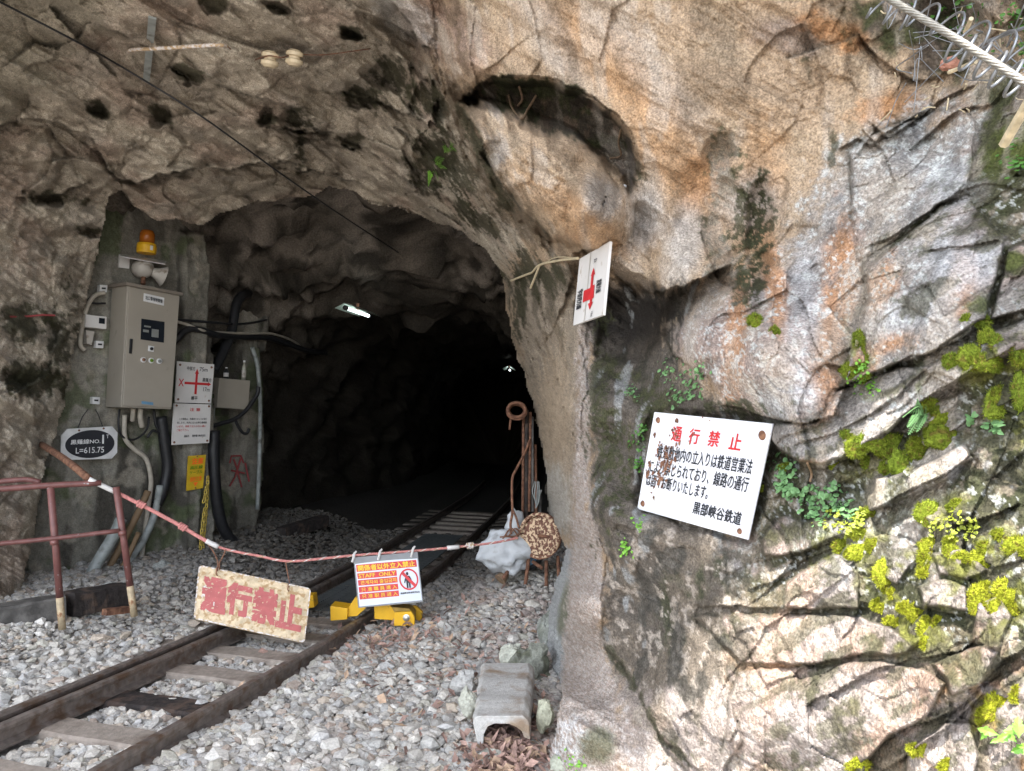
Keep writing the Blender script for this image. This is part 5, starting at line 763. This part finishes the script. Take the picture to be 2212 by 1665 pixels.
# ------------------------------------------------------------------ lamps in the tunnel
def lamp(name, c, ln, dr, label, emit=True):
    dr = np.asarray(dr, float); dr /= np.linalg.norm(dr); s_ = np.cross(dr, [0, 0, 1.]); s_ /= np.linalg.norm(s_); u_ = np.cross(s_, dr); t = thing(name, label, 'lamp', c)
    for sg_ in (-1, 1): mb = MB(); a, b = c - dr * ln / 2, c + dr * ln / 2; mb.slab([a + s_ * sg_ * .02 + u_ * .05, b + s_ * sg_ * .02 + u_ * .05, b + s_ * sg_ * .12 - u_ * .0, a + s_ * sg_ * .12 - u_ * .0], u_, .004); part('reflector_wing', mb, M['reflector'], t)
    part('tube', MB().tube([c - dr * ln * .46, c + dr * ln * .46], .017, 10), M['tube'], t, smooth=True)
    for k in (-1, 1): part('socket', MB().tube([c + dr * k * ln * .47, c + dr * k * ln * .53], .026, 10), M['black'], t, smooth=True)
    part('bracket', MB().box(c + u_ * .06, .03, .05, .06), M['rust'], t)
lamp('fluorescent_lamp', P(773, 674, 8.3), .62, (.22, 1.0, 0), 'lit white fluorescent lamp near the tunnel roof on the left'); lamp('fluorescent_lamp', P(1100, 798, 16.), .62, (.05, 1, 0), 'far lit fluorescent lamp by the right edge of the tunnel')
# ------------------------------------------------------------------ wires and insulators under the roof
for (x, y, lb) in ((583,128,'cream ceramic insulator left of its pair under the roof'), (636,125,'cream ceramic insulator right of its pair under the roof')):
    c0 = S(x, y, .10); pr = [(0, -.045), (.03, -.045), (.05, -.03), (.05, -.012), (.034, -.006), (.034, .006), (.05, .012), (.05, .03), (.03, .045), (0, .045)]; t = thing('insulator', lb, 'insulator', c0, 'insulators under the roof'); part('glazed_body', MB().lathe(c0, (.1, -.25, 1), pr, 20), M['ins'], t, smooth=False); part('pin', MB().tube([c0 + np.array([0, .0, .03]), S(x, y - 4, -.06)], .011, 7), M['rust'], t)
hose('wire', [S(492, 100, .04), P(528, 132, 4.7), S(566, 124, .10), S(583, 120, .16), S(610, 124, .15), S(636, 117, .16), S(700, 118, .10), S(800, 105, .06)], .0035, 'rust', 'thin wire strung through the two cream insulators', 'wire')
hose('bar', [S(276, 112, .05), S(290, 107, .12), S(370, 103, .14), S(465, 97, .10), S(490, 99, .05)], .011, 'palepaint', 'thin pale rusty bar fixed across the roof rock', 'bar')
mb = MB(); a, b = S(329, 40, .06), S(316, 175, .07); t = (b - a) / np.linalg.norm(b - a); s_ = np.cross(t, EYE - a); s_ /= np.linalg.norm(s_); mb.slab([a - s_ * .02, a + s_ * .02, b + s_ * .02, b - s_ * .02], np.cross(s_, t), .012); solo('flat_bar', mb, M['greycable'], 'upright dark flat bar crossing the thin pale bar on the roof', 'bar')
hose('wire', [P(-120, -60, 3.6)] + [S(x, y, .12) if S(x, y)[1] < 9 else P(x, y, 6) for x, y in ((6,7),(166,90),(266,146))] + [P(432, 249, 4.9), P(600, 370, 5.5), P(733, 462, 6.2), P(860, 545, 7.2)], .006, 'black', 'long thin black wire running diagonally under the roof into the tunnel', 'wire')
# ------------------------------------------------------------------ the two signs on the right
def fit_quad(cs, zs, clear=.03, k0=None):
    q0 = Quad(*PX(cs, zs)); m = 9
    for s in np.linspace(0.02, .98, 9):
        for t in np.linspace(.02, .98, 9):
            p = q0.at(s, t); d = p - EYE; dz = d @ fw; u = CXP + F_PX * (d @ RT) / dz; v = CYP - F_PX * (d @ UP) / dz; m = min(m, ((S(u, v) - EYE) @ fw - clear) / dz) if True else m
    return Quad(*PX(cs, [z_ * m for z_ in zs]))
q = fit_quad([(1252,559),(1317,521),(1302,680),(1238,703)], (3.72, 3.34, 3.32, 3.70), .02); hs = thing('hanging_sign', 'narrow looking white sign with red arrows hung under the overhang', 'sign', q.at(.5, 1)); part('board', MB().slab(q.c, q.n, .012), M['white'], hs)
part('seam', MB().add(q.rect(.40, .0, .425, 1, .002), [(0, 1, 2, 3)]), M['hornwhite'], hs); mb = MB(); q.poly(mb, [(.50,.37),(.57,.26),(.64,.37),(.595,.37),(.595,.52),(.66,.52),(.66,.71),(.62,.71),(.62,.76),(.66,.76),(.57,.86),(.49,.76),(.55,.76),(.55,.71),(.30,.71),(.30,.54),(.52,.54),(.52,.37)], .003); part('arrows', mb, M['redink'], hs); mb = MB()
q.write(mb, '宇奈月方面', .08, .50, .26, .78, .003, .02, 1); q.write(mb, '黒薙方面', .72, .48, .88, .66, .003, .02, 1); q.write(mb, '立入', .56, .14, .66, .20, .003, .03, 1); q.write(mb, '17m', .62, .90, .68, .965, .003, .02, 1); part('lettering', mb, M['blackink'], hs)
mb = MB(); mb.tube(spline([P(1104, 606, 5.4), P(1140, 592, 4.9), P(1150, 588, 4.7), P(1166, 572, 4.5), P(1210, 562, 4.0), q.at(.02, 0, .01)], 7), .007, 6); mb.tube(spline([P(1168, 574, 4.5), P(1200, 556, 4.1), q.at(.04, .0, .01)], 5), .003, 5); mb.tube(spline([P(1166, 572, 4.5), P(1155, 600, 4.6), P(1146, 622, 4.7)], 5), .007, 6); solo('twisted_wire', mb, M['paletwig'], 'twisted pale wire tying the hanging white sign to the rock', 'wire')
q = fit_quad([(1413,890),(1669,915),(1615,1166),(1376,1099)], (1.079 * 2.85, .888 * 2.85, .921 * 2.85, 1.112 * 2.85), .015); bs = thing('no_passage_sign', 'large white sign with red and black lettering and rust spots on the cliff', 'sign', q.at(.5, 1)); part('board', MB().slab(q.c, q.n, .008), M['sign'], bs, bevel=.002); print('big sign depth', [(c - EYE) @ fw for c in q.c])
for ch_, x0 in (('通', .215), ('行', .375), ('禁', .545), ('止', .72)): mb = MB(); q.write(mb, ch_, x0, .115, x0 + .09, .255, .002, .03); part('red_lettering', mb, M['redink'], bs)
for s_, x0, x1, y0, y1, b in (('鉄道敷地内の立入りは鉄道営業法', .11, .925, .315, .445, .022), ('により禁じられており、線路の通行', .05, .925, .47, .60, .022), ('は固くお断りいたします。', .05, .63, .615, .74, .022), ('黒部峡谷鉄道', .53, .925, .78, .895, .03)): mb = MB(); q.write(mb, s_, x0, y0, x1, y1, .002, b); part('lettering', mb, M['blackink'], bs)
for s, t, r in ((.055,.075,.013),(.945,.105,.017),(.05,.93,.013),(.93,.945,.011)): part('bolt', MB().lathe(q.at(s, t, 0), q.n, [(0, 0), (r, 0), (r * .75, .005), (0, .006)], 14), M['rust'], bs)
rs_ = MB(); pass
for (cs, ct, sp, n) in ((.20,.40,.05,46),(.19,.55,.035,40),(.18,.66,.03,30),(.24,.17,.03,14),(.28,.24,.03,12),(.39,.2,.02,8),(.06,.52,.012,8),(.05,.62,.014,10),(.10,.3,.03,5),(.13,.8,.02,5),(.5,.06,.02,3),(.26,.46,.04,18)):
    rs_.cut()
    for k in range(n):
        a, b = cs + rg_.normal() * sp, ct + rg_.normal() * sp * 1.5; r = abs(rg_.normal()) * .007 + .0025; q.poly(rs_, [(a + r * .8 * math.cos(i) * (1 + .4 * math.sin(i * 3 + k)), b + r * 1.5 * math.sin(i) * (1 + .4 * math.cos(i * 2 + k))) for i in np.linspace(0, 6.28, 9)[:-1]], .0026 + .00004 * k)
part('rust_blotch', rs_, M['rust'], bs, 'brown rust eating into the left half of the lettering')
# ------------------------------------------------------------------ steel rope, coiled wire and sticks at the top right
wr_ = [P(1000, -560, 2.6), P(1560, -215, 2.15), P(1800, -72, 1.85), P(1912, -8, 1.70), P(2060, 80, 1.58), P(2211, 176, 1.48), P(2400, 300, 1.38), P(2800, 560, 1.25), P(3200, 830, 1.2)]; cpl = spline(wr_, 60); sr_ = thing('steel_rope', 'thick twisted steel rope crossing the top right corner', 'rope', cpl[len(cpl) // 2]); L = np.r_[0, np.cumsum(np.linalg.norm(np.diff(cpl, axis=0), axis=1))]; tg = (cpl[-1] - cpl[0]); tg /= np.linalg.norm(tg); a_ = np.cross(tg, [0, 0, 1.]); a_ /= np.linalg.norm(a_); b_ = np.cross(a_, tg)
for k in range(6): part('strand', MB().tube([p + .0048 * (a_ * math.cos(L[i] * 62 + k * math.pi / 3) + b_ * math.sin(L[i] * 62 + k * math.pi / 3)) for i, p in enumerate(cpl)], .0034, 6), M['rope_steel'], sr_, smooth=True)
cw = MB(); 
def coil(u0, v0, u1, v1, z0, z1, turns, R0, r=.0034, ph=0, sqz=1.):
    n = int(turns * 26); a, b = P(u0, v0, z0), P(u1, v1, z1); t = (b - a) / np.linalg.norm(b - a); x_ = np.array([0, 0, 1.]) - t * t[2]; x_ /= np.linalg.norm(x_); y_ = np.cross(t, x_)
    cw.tube([a + (b - a) * i / n + R0 * (x_ * math.cos(i / 26 * 2 * math.pi + ph) + sqz * y_ * math.sin(i / 26 * 2 * math.pi + ph)) + t * .018 * math.sin(i / 26 * 2 * math.pi + ph) for i in range(n + 1)], r, 6)
coil(2052, 92, 2225, 190, 1.63, 1.5, 5.3, .033); coil(1880, 12, 1960, 40, 1.85, 1.8, 2.2, .026, .003, 2); coil(1960, 20, 2230, 120, 1.75, 1.6, 5, .030, .0028, 1.)
solo('wire_coil', cw, M['galv'], 'springy loops of grey wire round the steel rope', 'wire coil', smooth=True); cw = MB()
for k in range(26):
    u, v = 1930 + 290 * rg_.random(), 5 + 190 * rg_.random(); a = S(u, v, .1 + .25 * rg_.random()); d = rg_.normal(size=3) * .05; e = rg_.normal(size=3) * .04; cw.tube(spline([a, a + d * .5 + e, a + d + e * .3, a + d * 1.5 - e * .6], 6), .0011 + .001 * rg_.random(), 5)
solo('wire_tangle', cw, M['galv'], 'tangle of thin grey wires on the slope behind the steel rope', 'wires', smooth=True, kind='stuff')
for (a, b, r, m, lb) in (((2050,156,1.72),(2108,133,1.62),.0045,'paletwig','thin yellowish stick below the wire loops'), ((2168,312,1.62),(2230,205,1.5),.010,'paletwig','thick bleached stick end at the right edge'), ((2085,70,1.75),(2098,40,1.7),.005,'paletwig','short pinkish stub beside the steel rope'), ((2130,90,1.7),(2225,55,1.6),.004,'galv','straight grey rod above the wire loops')): solo('stick', MB().tube([P(*a), P(*b)], r, 7), M[m], lb, 'stick')
mb = MB()
for k in range(30):
    u, v = 1900 + 330 * rg_.random(), 10 + 250 * rg_.random(); p = S(u, v, .04 + .05 * rg_.random()); d = rg_.normal(size=3); d /= np.linalg.norm(d); l = .008 + .018 * rg_.random(); mb.tube([p - d * l, p + rg_.normal(size=3) * .003, p + d * l], .001 + .0014 * rg_.random(), 5)
solo('dry_twigs', mb, M['paletwig'], 'scattered dry pale twigs caught on the slope at the top right', 'twigs', kind='stuff')
v, f = lump(S(2052, 138, .03), (.03, .02, .022), 9, 3, .3); solo('scrap', MB().add(v, f), M['pink'], 'broken terracotta coloured scrap under the steel rope', 'scrap')
def root(pts, r, label, off=.02): return solo('root', MB().tube(spline([S(x, y, off + .01 * (i % 2)) for i, (x, y) in enumerate(pts)], 5), r, 6), M['twig'], label, 'root', 'roots on the rock')
root(((1099,206),(1106,232),(1125,257),(1142,233),(1158,206)), .006, 'v shaped pale root in the dark hollow of the boulder'); root(((1121,186),(1128,213),(1119,228)), .006, 'short root above the v shaped root'); root(((1341,279),(1336,309),(1341,336),(1318,342)), .005, 'thin root at the right end of the dark hollow'); root(((1744,1000),(1753,1022),(1750,1040)), .004, 'reddish root hanging in the notch right of the large sign', .03)
v, f = lump(S(1350, 402, .0), (.008, .008, .008), 2, 2); solo('pebble', MB().add(v, f), M['plate'], 'tiny white pebble stuck on the boulder', 'pebble')

# ------------------------------------------------------------------ right foreground: gutter, stones, dead leaves
FY = 3.52
fr = [onY(x, y, FY) for x, y in ((1035,1624),(1020,1566),(1021,1556),(1030,1547),(1131,1544),(1141,1553),(1144,1564),(1144,1600),(1130,1596),(1127,1582),(1117,1570),(1101,1562),(1070,1562),(1053,1571),(1043,1590),(1043,1624))]
hb_ = fr[3][2]; vg = onplane(np.array(1046.), np.array(1434.), np.array([0, 0, hb_]), np.array([0, 0, 1.])) - fr[3]; vg2 = onplane(np.array(1143.), np.array(1432.), np.array([0, 0, hb_]), np.array([0, 0, 1.])) - fr[4]; n = len(fr); mb = MB(); ns = 16
for k in range(ns + 1): mb.v += [tuple(p + (vg + (vg2 - vg) * np.clip((p[0] - fr[3][0]) / (fr[4][0] - fr[3][0]), 0, 1)) * k / ns + .004 * np.sin(np.array([k * 1.7 + i, k * 2.3 + i, k * 1.1 + i]))) for i, p in enumerate(fr)]
mb.f += [(k * n + i, k * n + (i + 1) % n, k * n + n + (i + 1) % n, k * n + n + i) for k in range(ns) for i in range(n)] + [tuple(range(n)), tuple(ns * n + i for i in range(n))]
solo('gutter_block', mb, M['gut'], 'upturned concrete gutter block lying on the gravel by the rock', 'gutter', bevel=.006)
def boulder(name, px, z_, r, seed, col_, label, sub=4, fac=.3, moss=0.):
    c = P(px[0], px[1], z_); v, f = lump(c, r, seed, sub, fac); cc = np.tile(K(*col_), (len(v), 1)); cc = lerp(cc, K(.06, .065, .03), sst(.0, .3, fbm(v * 9 + seed, 3)) * moss); cc = cc * (1 + .25 * fbm(v * 25, 3))[:, None]; c0 = np.array([c[0], c[1], v[:, 2].min()])
    o = bighouse(name, v - c0, np.array(f), M['conc'], np.clip(cc, .01, .7), False); o.location = tuple(c0); o['abs'] = list(map(float, c0)); return tag(o, label, 'stone')
boulder('stone', (1145,1442), 4.5, (.12, .13, .13), 4, (.22,.225,.19), 'grey green mossy stone behind the concrete gutter', 4, .35, .6); boulder('stone', (1106,1425), 4.55, (.075, .06, .085), 8, (.45,.45,.38), 'pale pointed stone at the back of the concrete gutter', 4, .4)
boulder('stone', (1176,1545), 3.62, (.04, .05, .075), 11, (.42,.42,.32), 'pale stone wedged between the gutter and the rock', 3, .4); boulder('stone', (1012,1520), 3.7, (.04, .05, .06), 13, (.4,.4,.34), 'pale stone against the left side of the gutter', 3, .4); boulder('stone', (1055,1642), 3.36, (.07, .06, .04), 17, (.42,.42,.37), 'flat pale stone in front of the gutter mouth', 3, .35); boulder('stone', (545,1642), 3.42, (.09, .07, .045), 19, (.47,.43,.38), 'large flat cream stone in the near gravel', 3, .3)
boulder('stone', (1000,1477), 4.15, (.06, .05, .07), 37, (.42,.41,.39), 'grey stone standing in the gravel left of the gutter', 3, .4); boulder('stone', (350,1228), 6.6, (.07, .06, .07), 23, (.3,.31,.29), 'grey stone on the gravel heap under the black hoses', 3, .4); boulder('stone', (250,1272), 5.8, (.11, .08, .05), 29, (.35,.35,.33), 'flat grey stone behind the second railing post', 3, .35); boulder('stone', (1188,1368), 4.9, (.08, .16, .12), 31, (.27,.28,.25), 'low grey rock at the foot of the right tunnel wall', 4, .3, .4); boulder('stone', (1215,1655), 3.25, (.06, .05, .035), 41, (.36,.37,.3), 'flat stone with leaves at the foot of the shotcrete strip', 3, .3)
def litter(n, cen, label, name='leaf_litter'):
    V, cc = [], []
    for k in range(n):
        c = cen[RNG.integers(len(cen))]; x, y = c[0] + RNG.normal() * c[2], c[1] + RNG.normal() * c[3]; h = float(gh(np.array([x]), np.array([y]))[0]) + c[4] + RNG.random() * .03; a = RNG.random() * 6.28; l = .015 + .022 * RNG.random(); tl = RNG.normal(size=2) * .5; d1 = np.array([math.cos(a), math.sin(a), tl[0]]); d2 = np.array([-math.sin(a), math.cos(a), tl[1]]); p = np.array([x, y, h])
        V += [p - d1 * l, p + d2 * l * .45 + [0, 0, .004], p + d1 * l, p - d2 * l * .45 + [0, 0, .004]]; q_ = K(.30, .195, .16) * RNG.uniform(.6, 1.5) if RNG.random() < .75 else K(.42, .29, .2); cc += [q_] * 4
    o = bighouse(name, np.array(V), np.arange(4 * n).reshape(n, 4), M['litter'], np.clip(np.array(cc), .02, .6)); tag(o, label, 'leaves', None, 'stuff')
litter(850, [(-.02, 3.42, .06, .12, .03), (.10, 3.45, .05, .12, .02), (.02, 3.3, .14, .06, .015), (.14, 3.9, .05, .2, .02), (.0, 3.6, .05, .2, .02)], 'brown dead leaves in and round the concrete gutter'); litter(420, [(-.72, 5.15, .16, .22, .03), (-.5, 4.9, .35, .5, .03), (-.3, 4.2, .3, .5, .025)], 'brown dead leaves scattered on the gravel by the yellow rail stop')

# ------------------------------------------------------------------ moss cushions and plants on the cliff
CU = [(1954,1005,25,25),(2032,943,30,24),(2036,911,20,18),(1932,967,28,20),(1888,951,22,15),(1848,967,18,14),(1876,1001,10,9),(1984,971,18,14),(2014,883,16,14),(2060,783,15,14),(2100,775,28,20),(2140,739,18,18),(2138,780,16,16),(2152,871,18,26),(2208,771,18,18),(2208,843,18,34),(1632,695,14,11),(1672,719,8,9),(1864,787,13,26),(1836,799,11,13),(1856,739,9,20),(2012,1111,25,20),(1876,1107,14,9),(1862,1156,22,10),(1821,1184,15,14),(1862,1193,25,14),(1888,1178,13,11),(1911,1236,17,24),(1917,1264,10,14),(2012,1186,18,18),(1996,1210,11,9),(1999,1232,13,9),(2055,1171,13,8),(2053,1192,11,8),(2075,1203,8,8),(2125,1206,19,17),(2134,1222,12,10),(2199,1180,26,16),(2109,1290,16,18),(2112,1308,14,12),(2130,1268,10,7),(2175,1275,19,20),(2186,1298,16,18),(2195,1315,9,8),(1958,1311,13,8),(1985,1313,15,9),(1983,1334,14,8),(1972,1328,9,7),(1999,1362,11,13),(2000,1390,7,11),(2028,1342,6,6),(1893,1307,7,9),(1909,1315,7,7),(1927,1342,14,7),(1940,1345,7,5),(2156,1519,18,16),(2150,1538,18,14),(2132,1552,15,11),(2193,1504,7,9),(1997,1621,12,9),(1974,1617,9,7),(2048,1657,13,10),(1853,1655,20,9),(2120,692,14,10),(2160,1155,12,8),(1805,1005,10,6),(1700,1010,9,6),(1640,1052,9,7),(2070,1090,10,7),(1830,940,10,7)]
def moss():
    bm = bmesh.new(); bmesh.ops.create_icosphere(bm, subdivisions=4, radius=1); B = np.array([x.co[:] for x in bm.verts]); Fi = np.array([[x.index for x in y.verts] for y in bm.faces]); bm.free(); VV_, FF, CC = [], [], []; b0 = 0
    for k, (u, v, rx, ry) in enumerate(CU + [(u + RNG.normal() * rx * .8, v + RNG.normal() * ry * .7, rx * .6, ry * .6) for u, v, rx, ry in CU for _ in (0,)]):
        rx *= 1.15; ry *= 1.15
        c = S(u, v, 0); z_ = (c - EYE) @ fw; n_ = SN(u, v, 12); a, b = rx * z_ / F_PX, ry * z_ / F_PX; d = 1 + .25 * fbm(B * 1.6 + k * 3.1, 3) + .10 * fbm(B * 6 + k, 2); p = c + (B[:, :1] * RT * a * 1.05 + B[:, 1:2] * UP * b * 1.05) * d[:, None] + B[:, 2:] * n_ * (min(a, b) * 1.0) * d[:, None]
        lit = sst(1000, 1330, v) * .9 + .1 * (k % 3); base = K(.15, .20, .025) * (1 - lit) + K(.33, .35, .03) * lit; base = base * RNG.uniform(.8, 1.15); cc = np.tile(base, (len(p), 1)) * (1 + .5 * fbm(B * 4 + k * 2.2, 3))[:, None]; cc = lerp(cc, K(.14, .09, .03), sst(.25, .5, fbm(B * 2.2 + k, 3)) * .7)  # sunlight put into the colour: lower cushions brighter and yellower
        VV_.append(p); FF.append(Fi + b0); CC.append(cc); b0 += len(p)
        m = 1000; i = RNG.integers(len(B), size=m); o = p[i]; dd = B[i] @ np.stack([RT, UP, n_]) + RNG.normal(size=(m, 3)) * .35 + np.array([0, 0, .3]); dd /= np.linalg.norm(dd, axis=1)[:, None]; l = RNG.uniform(.004, .011, (m, 1)); sd_ = np.cross(dd, RNG.normal(size=(m, 3))); sd_ /= np.linalg.norm(sd_, axis=1)[:, None]
        bl = np.stack([o - sd_ * .0009, o + sd_ * .0009, o + dd * l], 1).reshape(-1, 3); VV_.append(bl); FF.append(np.arange(3 * m).reshape(m, 3) + b0); CC.append(np.repeat(np.clip(cc[i] * RNG.uniform(.8, 1.5, (m, 1)), 0, .6), 3, 0)); b0 += 3 * m
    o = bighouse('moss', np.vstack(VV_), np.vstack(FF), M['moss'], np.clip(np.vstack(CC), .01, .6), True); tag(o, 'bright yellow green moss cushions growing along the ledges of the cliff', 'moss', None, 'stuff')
moss()
def plant(name, spots, n, size, m, label, hang=.5, lift=.03, shape='round'):
    mb = MB(); st_ = MB(); c0 = np.mean([S(u, v) for u, v, _ in spots], 0)
    for k in range(n):
        u, v, sp = spots[RNG.integers(len(spots))]; u += RNG.normal() * sp; v += RNG.normal() * sp; b = S(u, v, 0); p = S(u, v, lift * RNG.uniform(.3, 1.)) + np.array([0, 0, -.006 * hang]); nn = SN(u, v, 15) * .8 + np.array([0, -.2, .7]) + RNG.normal(size=3) * .35; nn /= np.linalg.norm(nn); a = np.cross(nn, RNG.normal(size=3)); a /= np.linalg.norm(a); c = np.cross(nn, a); s = size * RNG.uniform(.55, 1.25)
        if shape == 'round': pr = [(-.8, 0), (-.45, .6), (.2, .72), (.8, .35), (1, 0), (.8, -.35), (.2, -.72), (-.45, -.6)]
        elif shape == 'heart': pr = [(-.55, 0), (-.85, .35), (-.6, .75), (-.05, .75), (.5, .4), (1.1, 0), (.5, -.4), (-.05, -.75), (-.6, -.75), (-.85, -.35)]
        else: pr = [(-1, 0), (-.6, .35), (-.35, .3), (-.2, .55), (.1, .42), (.3, .5), (.6, .25), (1.1, 0), (.6, -.25), (.3, -.5), (.1, -.42), (-.2, -.55), (-.35, -.3), (-.6, -.35)]
        mb.add([p + nn * s * .12] + [p + (a * x + c * y) * s - nn * s * .12 * abs(y) for x, y in pr], [(0, 1 + i, 1 + (i + 1) % len(pr)) for i in range(len(pr))])
        if n <= 16: st_.cut()
        st_.tube([b, (b + p) / 2 + RNG.normal(size=3) * .003, p], .0009, 4, False)
    t = thing(name, label, 'plant', c0); part('leaves', mb, M[m], t); part('stem', st_, M[m], t); return t
plant('leafy_plant', [(1440,800,12),(1480,815,14),(1510,800,10),(1490,840,12),(1465,855,10)], 120, .010, 'leafpale', 'small round leaved plant hanging under the grey granite bulge'); plant('leafy_plant', [(1362,838,8),(1368,852,8)], 30, .009, 'leafpale', 'little green plant on the dark wall left of the granite bulge'); plant('leafy_plant', [(1352,1190,7),(1347,1175,5)], 40, .008, 'leafbright', 'bright green tuft on the dark wall below left of the large sign'); plant('leafy_plant', [(1378,1125,6),(1382,1135,5)], 24, .007, 'leafbright', 'tiny green tuft just below the corner of the large sign'); plant('leafy_plant', [(1375,960,12),(1388,930,10),(1382,1000,8)], 60, .008, 'leaf', 'small plants along the left edge of the large sign')
plant('leafy_plant', [(1680,1000,12),(1700,1020,12),(1690,1045,10),(1712,1060,8)], 110, .010, 'leafpale', 'round leaved plant right beside the large sign'); plant('leafy_plant', [(1745,1075,14),(1780,1060,14),(1800,1085,14),(1760,1100,12),(1830,1095,12)], 190, .009, 'leafpale', 'feathery pale green plant on the ledge right of the large sign'); plant('leafy_plant', [(1800,1120,14),(1835,1130,12),(1855,1112,8)], 110, .007, 'leafyellow', 'yellow green small leaved plant below the feathery one'); plant('leafy_plant', [(2060,1135,14),(2095,1140,12),(2025,1135,10)], 90, .006, 'leafyellow', 'low yellow green creeping plant on the right hand ledge'); plant('leafy_plant', [(1860,790,6),(1868,815,7),(1850,830,8),(1880,835,9)], 90, .006, 'leafbright', 'bright green tuft in the upright crack of the granite')
plant('leafy_plant', [(2098,900,6),(2128,918,5),(2148,905,6),(2160,935,8),(2150,920,4),(2105,925,8)], 12, .014, 'leafpale', 'heart shaped leaves on the dark slope at the right', 0, .05, 'heart'); plant('leafy_plant', [(2135,1580,4),(2160,1595,6),(2200,1570,6),(2208,1605,8),(2185,1590,6)], 9, .02, 'leafbright', 'large bright toothed leaves at the lower right edge', 0, .09, 'tooth'); plant('leafy_plant', [(1225,1650,12),(1250,1655,10)], 30, .008, 'leafbright', 'tiny green leaves at the foot of the shotcrete strip', 0, .02)
plant('leafy_plant', [(2120,45,40),(2190,30,20),(2050,25,30),(2190,340,24),(2200,100,20)], 150, .009, 'leaf', 'dull green small leaves on the slope behind the steel rope', 0, .05); plant('leafy_plant', [(85,1300,10),(70,1290,6)], 50, .014, 'leaf', 'green weeds at the rock foot behind the grey timber', 0, .05)
def fern(u, v, dirs, ln, m, label):
    t = thing('fern', label, 'fern', S(u, v))
    for du, dv in dirs:
        a = S(u, v, .02); e = S(u + du, v + dv, .12); mid = (a + e) / 2 + np.array([0, -.02, .03]); c = spline([a, mid, e], 10); mb = MB(); n = len(c)
        for i in range(2, n - 1):
            tt = c[i + 1] - c[i - 1]; tt /= np.linalg.norm(tt); w_ = np.cross(tt, SN(u, v, 12)); w_ /= np.linalg.norm(w_); l = ln * math.sin(math.pi * (i / n) ** .7) + .004
            for s in (-1, 1): mb.add([c[i], c[i] + w_ * s * l * .5 + tt * l * .35, c[i] + w_ * s * l + tt * l * .3, c[i] + w_ * s * l * .5 - tt * l * .02], [(0, 1, 2, 3)])
        mb.tube(c, .0015, 4); part('frond', mb, M[m], t)
fern(935, 372, ((25,-30),(30,-8),(12,18),(-10,30)), .03, 'leafbright', 'lower bright green fern in the mossy hollow at the arch'); fern(960, 330, ((20,-18),(26,-4),(-4,-22)), .03, 'leafbright', 'upper bright green fern in the mossy hollow at the arch'); fern(2000, 905, ((-40,18),(-50,-4),(-20,28),(-38,34)), .022, 'leafpale', 'pale fern on the mossy ledge at the right')
